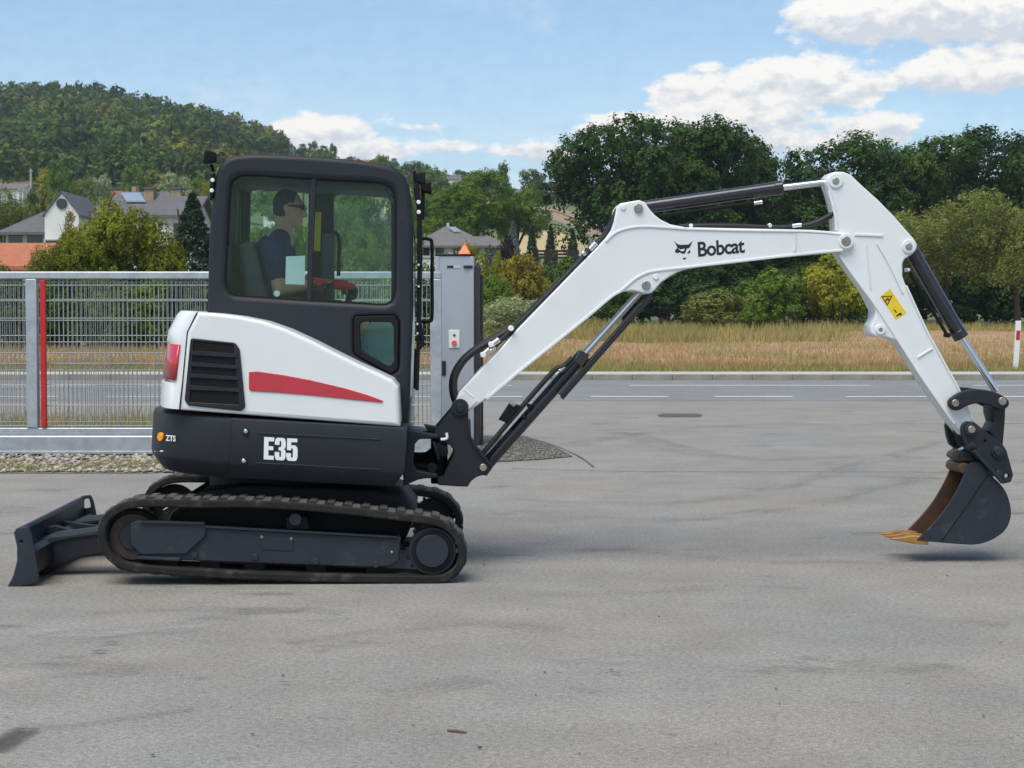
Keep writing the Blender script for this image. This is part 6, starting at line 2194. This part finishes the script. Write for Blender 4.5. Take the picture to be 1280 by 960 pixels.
for k, (dl, off) in enumerate(((.80, 0), (.86, -1.5), (.92, 1))):
    hose('hose', [(850, 283), (900, 282 - off), (960, 284), (995, 283.5 - off), (1018, 279 - off), (1036, 270 - off), (1046, 265 - off)], .014, M_hose, BM, dl, 5, 8)
rod('fitting', M(990, 282.5, .79), M(1002, 281, .79), .014, M_chrome, BM, 12)
pin('boss', 963, 281.5, .78, .84, 2.6, M_chrome, BM, 12)
pin('boss', 864, 282, .78, .84, 2.6, M_white, BM, 12)
prism('pressed_hose_guard', [(694, 362), (722, 333), (724, 337), (697, 366)], .77, .95, M_blk, BM, bev=.004)
# ------------------------------------------------------------------ operator
M_skin = material('skin', (.50, .27, .18), .55, var=.08, vscale=12)
M_navy = material('navy_cotton', (.010, .022, .075), .85, var=.25, vscale=14, bump=.3, bscale=90)
M_khaki = material('khaki_cotton', (.24, .19, .13), .85, var=.15, vscale=10)
M_hair = material('dark_hair', (.010, .008, .007), .7, var=.3, vscale=60, bump=.5, bscale=180)
M_glove_r = material('red_glove', (.55, .022, .028), .8, var=.2, vscale=30)
M_glove_k = material('dark_glove_palm', (.03, .04, .045), .7, var=.2)
M_lens = material('dark_lens', (.005, .005, .006), .1)
M_boot = material('boot', (.02, .018, .016), .6)
def Wd(px, py, lat):
    return MR @ M(px, py, lat) + MO
PO = Wd(345, 392, 1.05)
def J(px, py, lat):
    return Wd(px, py, lat) - PO
def capsules(chains, voxel, name, mat, parent=None, smooth_it=4):
    """union of tapered limbs: each chain is a list of (point, radius); one continuous skin by voxel remesh"""
    bm = bmesh.new()
    for ch in chains:
        for (p, r), (q, s) in zip(ch[:-1], ch[1:]):
            p, q = Vector(p), Vector(q)
            n = max(2, int((q - p).length / (min(r, s) * .5)) + 1)
            for i in range(n + 1):
                t = i / n
                bmesh.ops.create_icosphere(bm, subdivisions=2, radius=r + (s - r) * t, matrix=Matrix.Translation(p.lerp(q, t)))
        if len(ch) == 1:
            p, r = ch[0]
            sc = r if isinstance(r, tuple) else (r, r, r)
            bmesh.ops.create_icosphere(bm, subdivisions=3, radius=1.0, matrix=Matrix.Translation(Vector(p)) @ Matrix.Diagonal((*sc, 1)))
    me = bpy.data.meshes.new('tmp')
    bm.to_mesh(me); bm.free()
    o = bpy.data.objects.new('tmp', me)
    COL.objects.link(o)
    md = o.modifiers.new('r', 'REMESH'); md.mode = 'VOXEL'; md.voxel_size = voxel
    ms = o.modifiers.new('s', 'SMOOTH'); ms.factor = .5; ms.iterations = smooth_it
    dg = bpy.context.evaluated_depsgraph_get()
    me2 = bpy.data.meshes.new_from_object(o.evaluated_get(dg))
    bpy.data.objects.remove(o); bpy.data.meshes.remove(me)
    me2.name = name
    me2.materials.clear()
    finish(me2, mat, 0)
    me2.polygons.foreach_set('use_smooth', [True] * len(me2.polygons))
    return obj(name, me2, parent)
LH = 1.05
pel = J(342, 386, LH); bel = J(338, 356, LH); che = J(342, 322, LH); nb = J(351, 297, LH); nk = J(355, 284, LH)
hc = J(361, 262, LH)
rs, re_, rw = J(343, 311, .86), J(350, 362, .80), J(388, 356, .84)
ls, le, lw = J(349, 309, 1.24), J(372, 352, 1.31), J(424, 356, 1.25)
rk, ra, rt = J(446, 396, .93), J(462, 486, .93), J(494, 492, .93)
lk, la, lt = J(446, 392, 1.17), J(464, 482, 1.17), J(494, 488, 1.17)
rh, lh = J(344, 390, .95), J(344, 390, 1.15)
fx_ = (MR @ Vector((1, 0, 0))); fl = (MR @ Vector((0, 1, 0))); fu = (MR @ Vector((0, 0, 1)))
def off(c, f, l, u):
    return c + fx_ * f + fl * l + fu * u
head = [[(off(hc, -.008, 0, .025), (.092, .074, .100))], [(off(hc, .028, 0, -.035), (.062, .058, .078))], [(off(hc, .056, 0, -.088), .030), (off(hc, .060, 0, -.092), .028)],
        [(off(hc, .085, 0, .012), .012), (off(hc, .106, 0, -.030), .015)], [(off(hc, .080, 0, .032), .018), (off(hc, .078, .03, .032), .016)], [(off(hc, .078, -.03, .032), .016), (off(hc, .080, 0, .032), .018)],
        [(off(hc, .084, -.014, -.066), .010), (off(hc, .084, .014, -.066), .010)],
        [(off(hc, -.005, -.078, .012), .014), (off(hc, .002, -.076, -.022), .011)], [(off(hc, -.005, .078, .012), .014), (off(hc, .002, .076, -.022), .011)]]
body = head + [[(off(nk, -.012, 0, .05), .055), (nk, .057), (nb, .075)], [(pel, .13), (bel, .125), (che, .135), (nb, .085)], [(off(bel, .02, -.07, 0), .09), (off(che, .02, -.09, .02), .10)], [(off(bel, .02, .07, 0), .09), (off(che, .02, .09, .02), .10)],
        [(off(nb, 0, -.06, -.01), .06), (rs, .070), (re_, .050), (rw, .033)], [(off(nb, 0, .06, -.01), .06), (ls, .066), (le, .043), (lw, .030)],
        [(rh, .095), (rk, .062), (ra, .042), (rt, .035)], [(lh, .095), (lk, .062), (la, .042), (lt, .035)]]
PR = capsules(body, .008, 'person', M_skin)
PR.location = PO
tag(PR, 'seated operator in navy t-shirt, sunglasses and red gloves behind the cab glass', 'person')
def lerp(a, b, t): return a + (b - a) * t
capsules([[(off(pel, 0, 0, -.02), .135), (bel, .140), (che, .149), (off(nb, -.01, 0, -.03), .088)], [(off(bel, .02, -.07, 0), .103), (off(che, .02, -.09, .02), .112)], [(off(bel, .02, .07, 0), .103), (off(che, .02, .09, .02), .112)],
          [(off(nb, 0, -.06, -.015), .07), (rs, .084), (lerp(rs, re_, .62), .070)], [(off(nb, 0, .06, -.015), .07), (ls, .084), (lerp(ls, le, .62), .070)]], .009, 't_shirt', M_navy, PR)
capsules([[(off(pel, 0, 0, -.05), .138), (rh, .105), (lerp(rh, rk, .8), .080)], [(off(pel, 0, 0, -.05), .138), (lh, .105), (lerp(lh, lk, .8), .080)]], .010, 'shorts', M_khaki, PR)
hair = capsules([[(off(hc, -.014, 0, .037), (.089, .0765, .093))], [(off(hc, -.034, 0, .0), (.066, .0715, .070))]], .007, 'hair', M_hair, PR, 2)
# trim hair off the face
bm = bmesh.new(); bm.from_mesh(hair.data)
kill = []
for v in bm.verts:
    q = v.co - hc
    f, u = q.dot(fx_), q.dot(fu)
    if f > .045 and u < .085 or f > .0 and u < .035 or u < -.05:
        kill.append(v)
bmesh.ops.delete(bm, geom=kill, context='VERTS')
bm.to_mesh(hair.data); bm.free()
gl_ = capsules([[(off(hc, .088, -.05, .018), .017), (off(hc, .094, -.016, .016), .019)], [(off(hc, .094, .016, .016), .019), (off(hc, .088, .05, .018), .017)], [(off(hc, .072, -.066, .020), .008), (off(hc, -.01, -.080, .020), .005)], [(off(hc, .088, -.05, .020), .011), (off(hc, .068, -.068, .020), .009)], [(off(hc, .088, .05, .020), .011), (off(hc, .068, .068, .020), .009)]], .004, 'sunglasses', M_lens, PR, 2)
def glove(w, direc, side, curl, name):
    d = direc.normalized()
    n = (fu - d * fu.dot(d)).normalized()
    s = d.cross(n) * side
    ch = [[(w - d * .02, .034), (w + d * .03, .036)], [(w + d * .03 + s * .02, .028), (w + d * .085 + s * .026, .020)], [(w + d * .03 - s * .02, .028), (w + d * .085 - s * .026, .020)], [(w + d * .03, .03), (w + d * .09, .022)]]
    back = capsules(ch, .006, name, M_glove_r, PR, 3)
    fing = []
    for i, (o, ln) in enumerate(((-.033, .058), (-.011, .070), (.011, .066), (.033, .050))):
        a = w + d * .088 + s * o
        b = a + (d * .75 - n * .55 * curl).normalized() * ln * .55
        c_ = b + (d * .2 - n * curl).normalized() * ln * .55
        e_ = c_ + (-d * .4 - n * .8 * curl).normalized() * ln * .3
        fing.append([(a, .0105), (b, .0098), (c_, .0092), (e_, .0085)])
    t0 = w + d * .03 - s * .034
    fing.append([(t0, .013), (t0 + (d * .6 - s * .5 - n * .5).normalized() * .04, .0115), (t0 + (d * .9 - n * .9 - s * .1).normalized() * .07, .0095)])
    capsules(fing, .005, 'glove_fingers', M_glove_k, PR, 2)
glove(rw, J(420, 352, .80) - rw, -1, .9, 'glove')
glove(lw, J(452, 360, 1.34) - lw, 1, .9, 'glove')
for a, t in ((ra, rt), (la, lt)):
    capsules([[(a + fu * .03, .052), (a - fu * .01, .050), (t, .040)]], .009, 'boot', M_boot, PR)
# ------------------------------------------------------------------ thin summer haze
def haze():
    mt = bpy.data.materials.new('haze_air')
    mt.use_nodes = True
    N, L = mt.node_tree.nodes, mt.node_tree.links
    N.clear()
    out = N.new('ShaderNodeOutputMaterial')
    v = N.new('ShaderNodeVolumePrincipled')
    v.inputs['Color'].default_value = (.80, .90, 1.0, 1)
    v.inputs['Density'].default_value = .00020
    v.inputs['Anisotropy'].default_value = .2
    L.new(v.outputs[0], out.inputs['Volume'])
    o = box('haze', -1500, 1500, -40, 2600, -2.0, 125, None)
    o.data.materials.append(mt)
    tag(o, 'thin bluish summer haze over the valley', 'haze', kind='stuff')
haze()
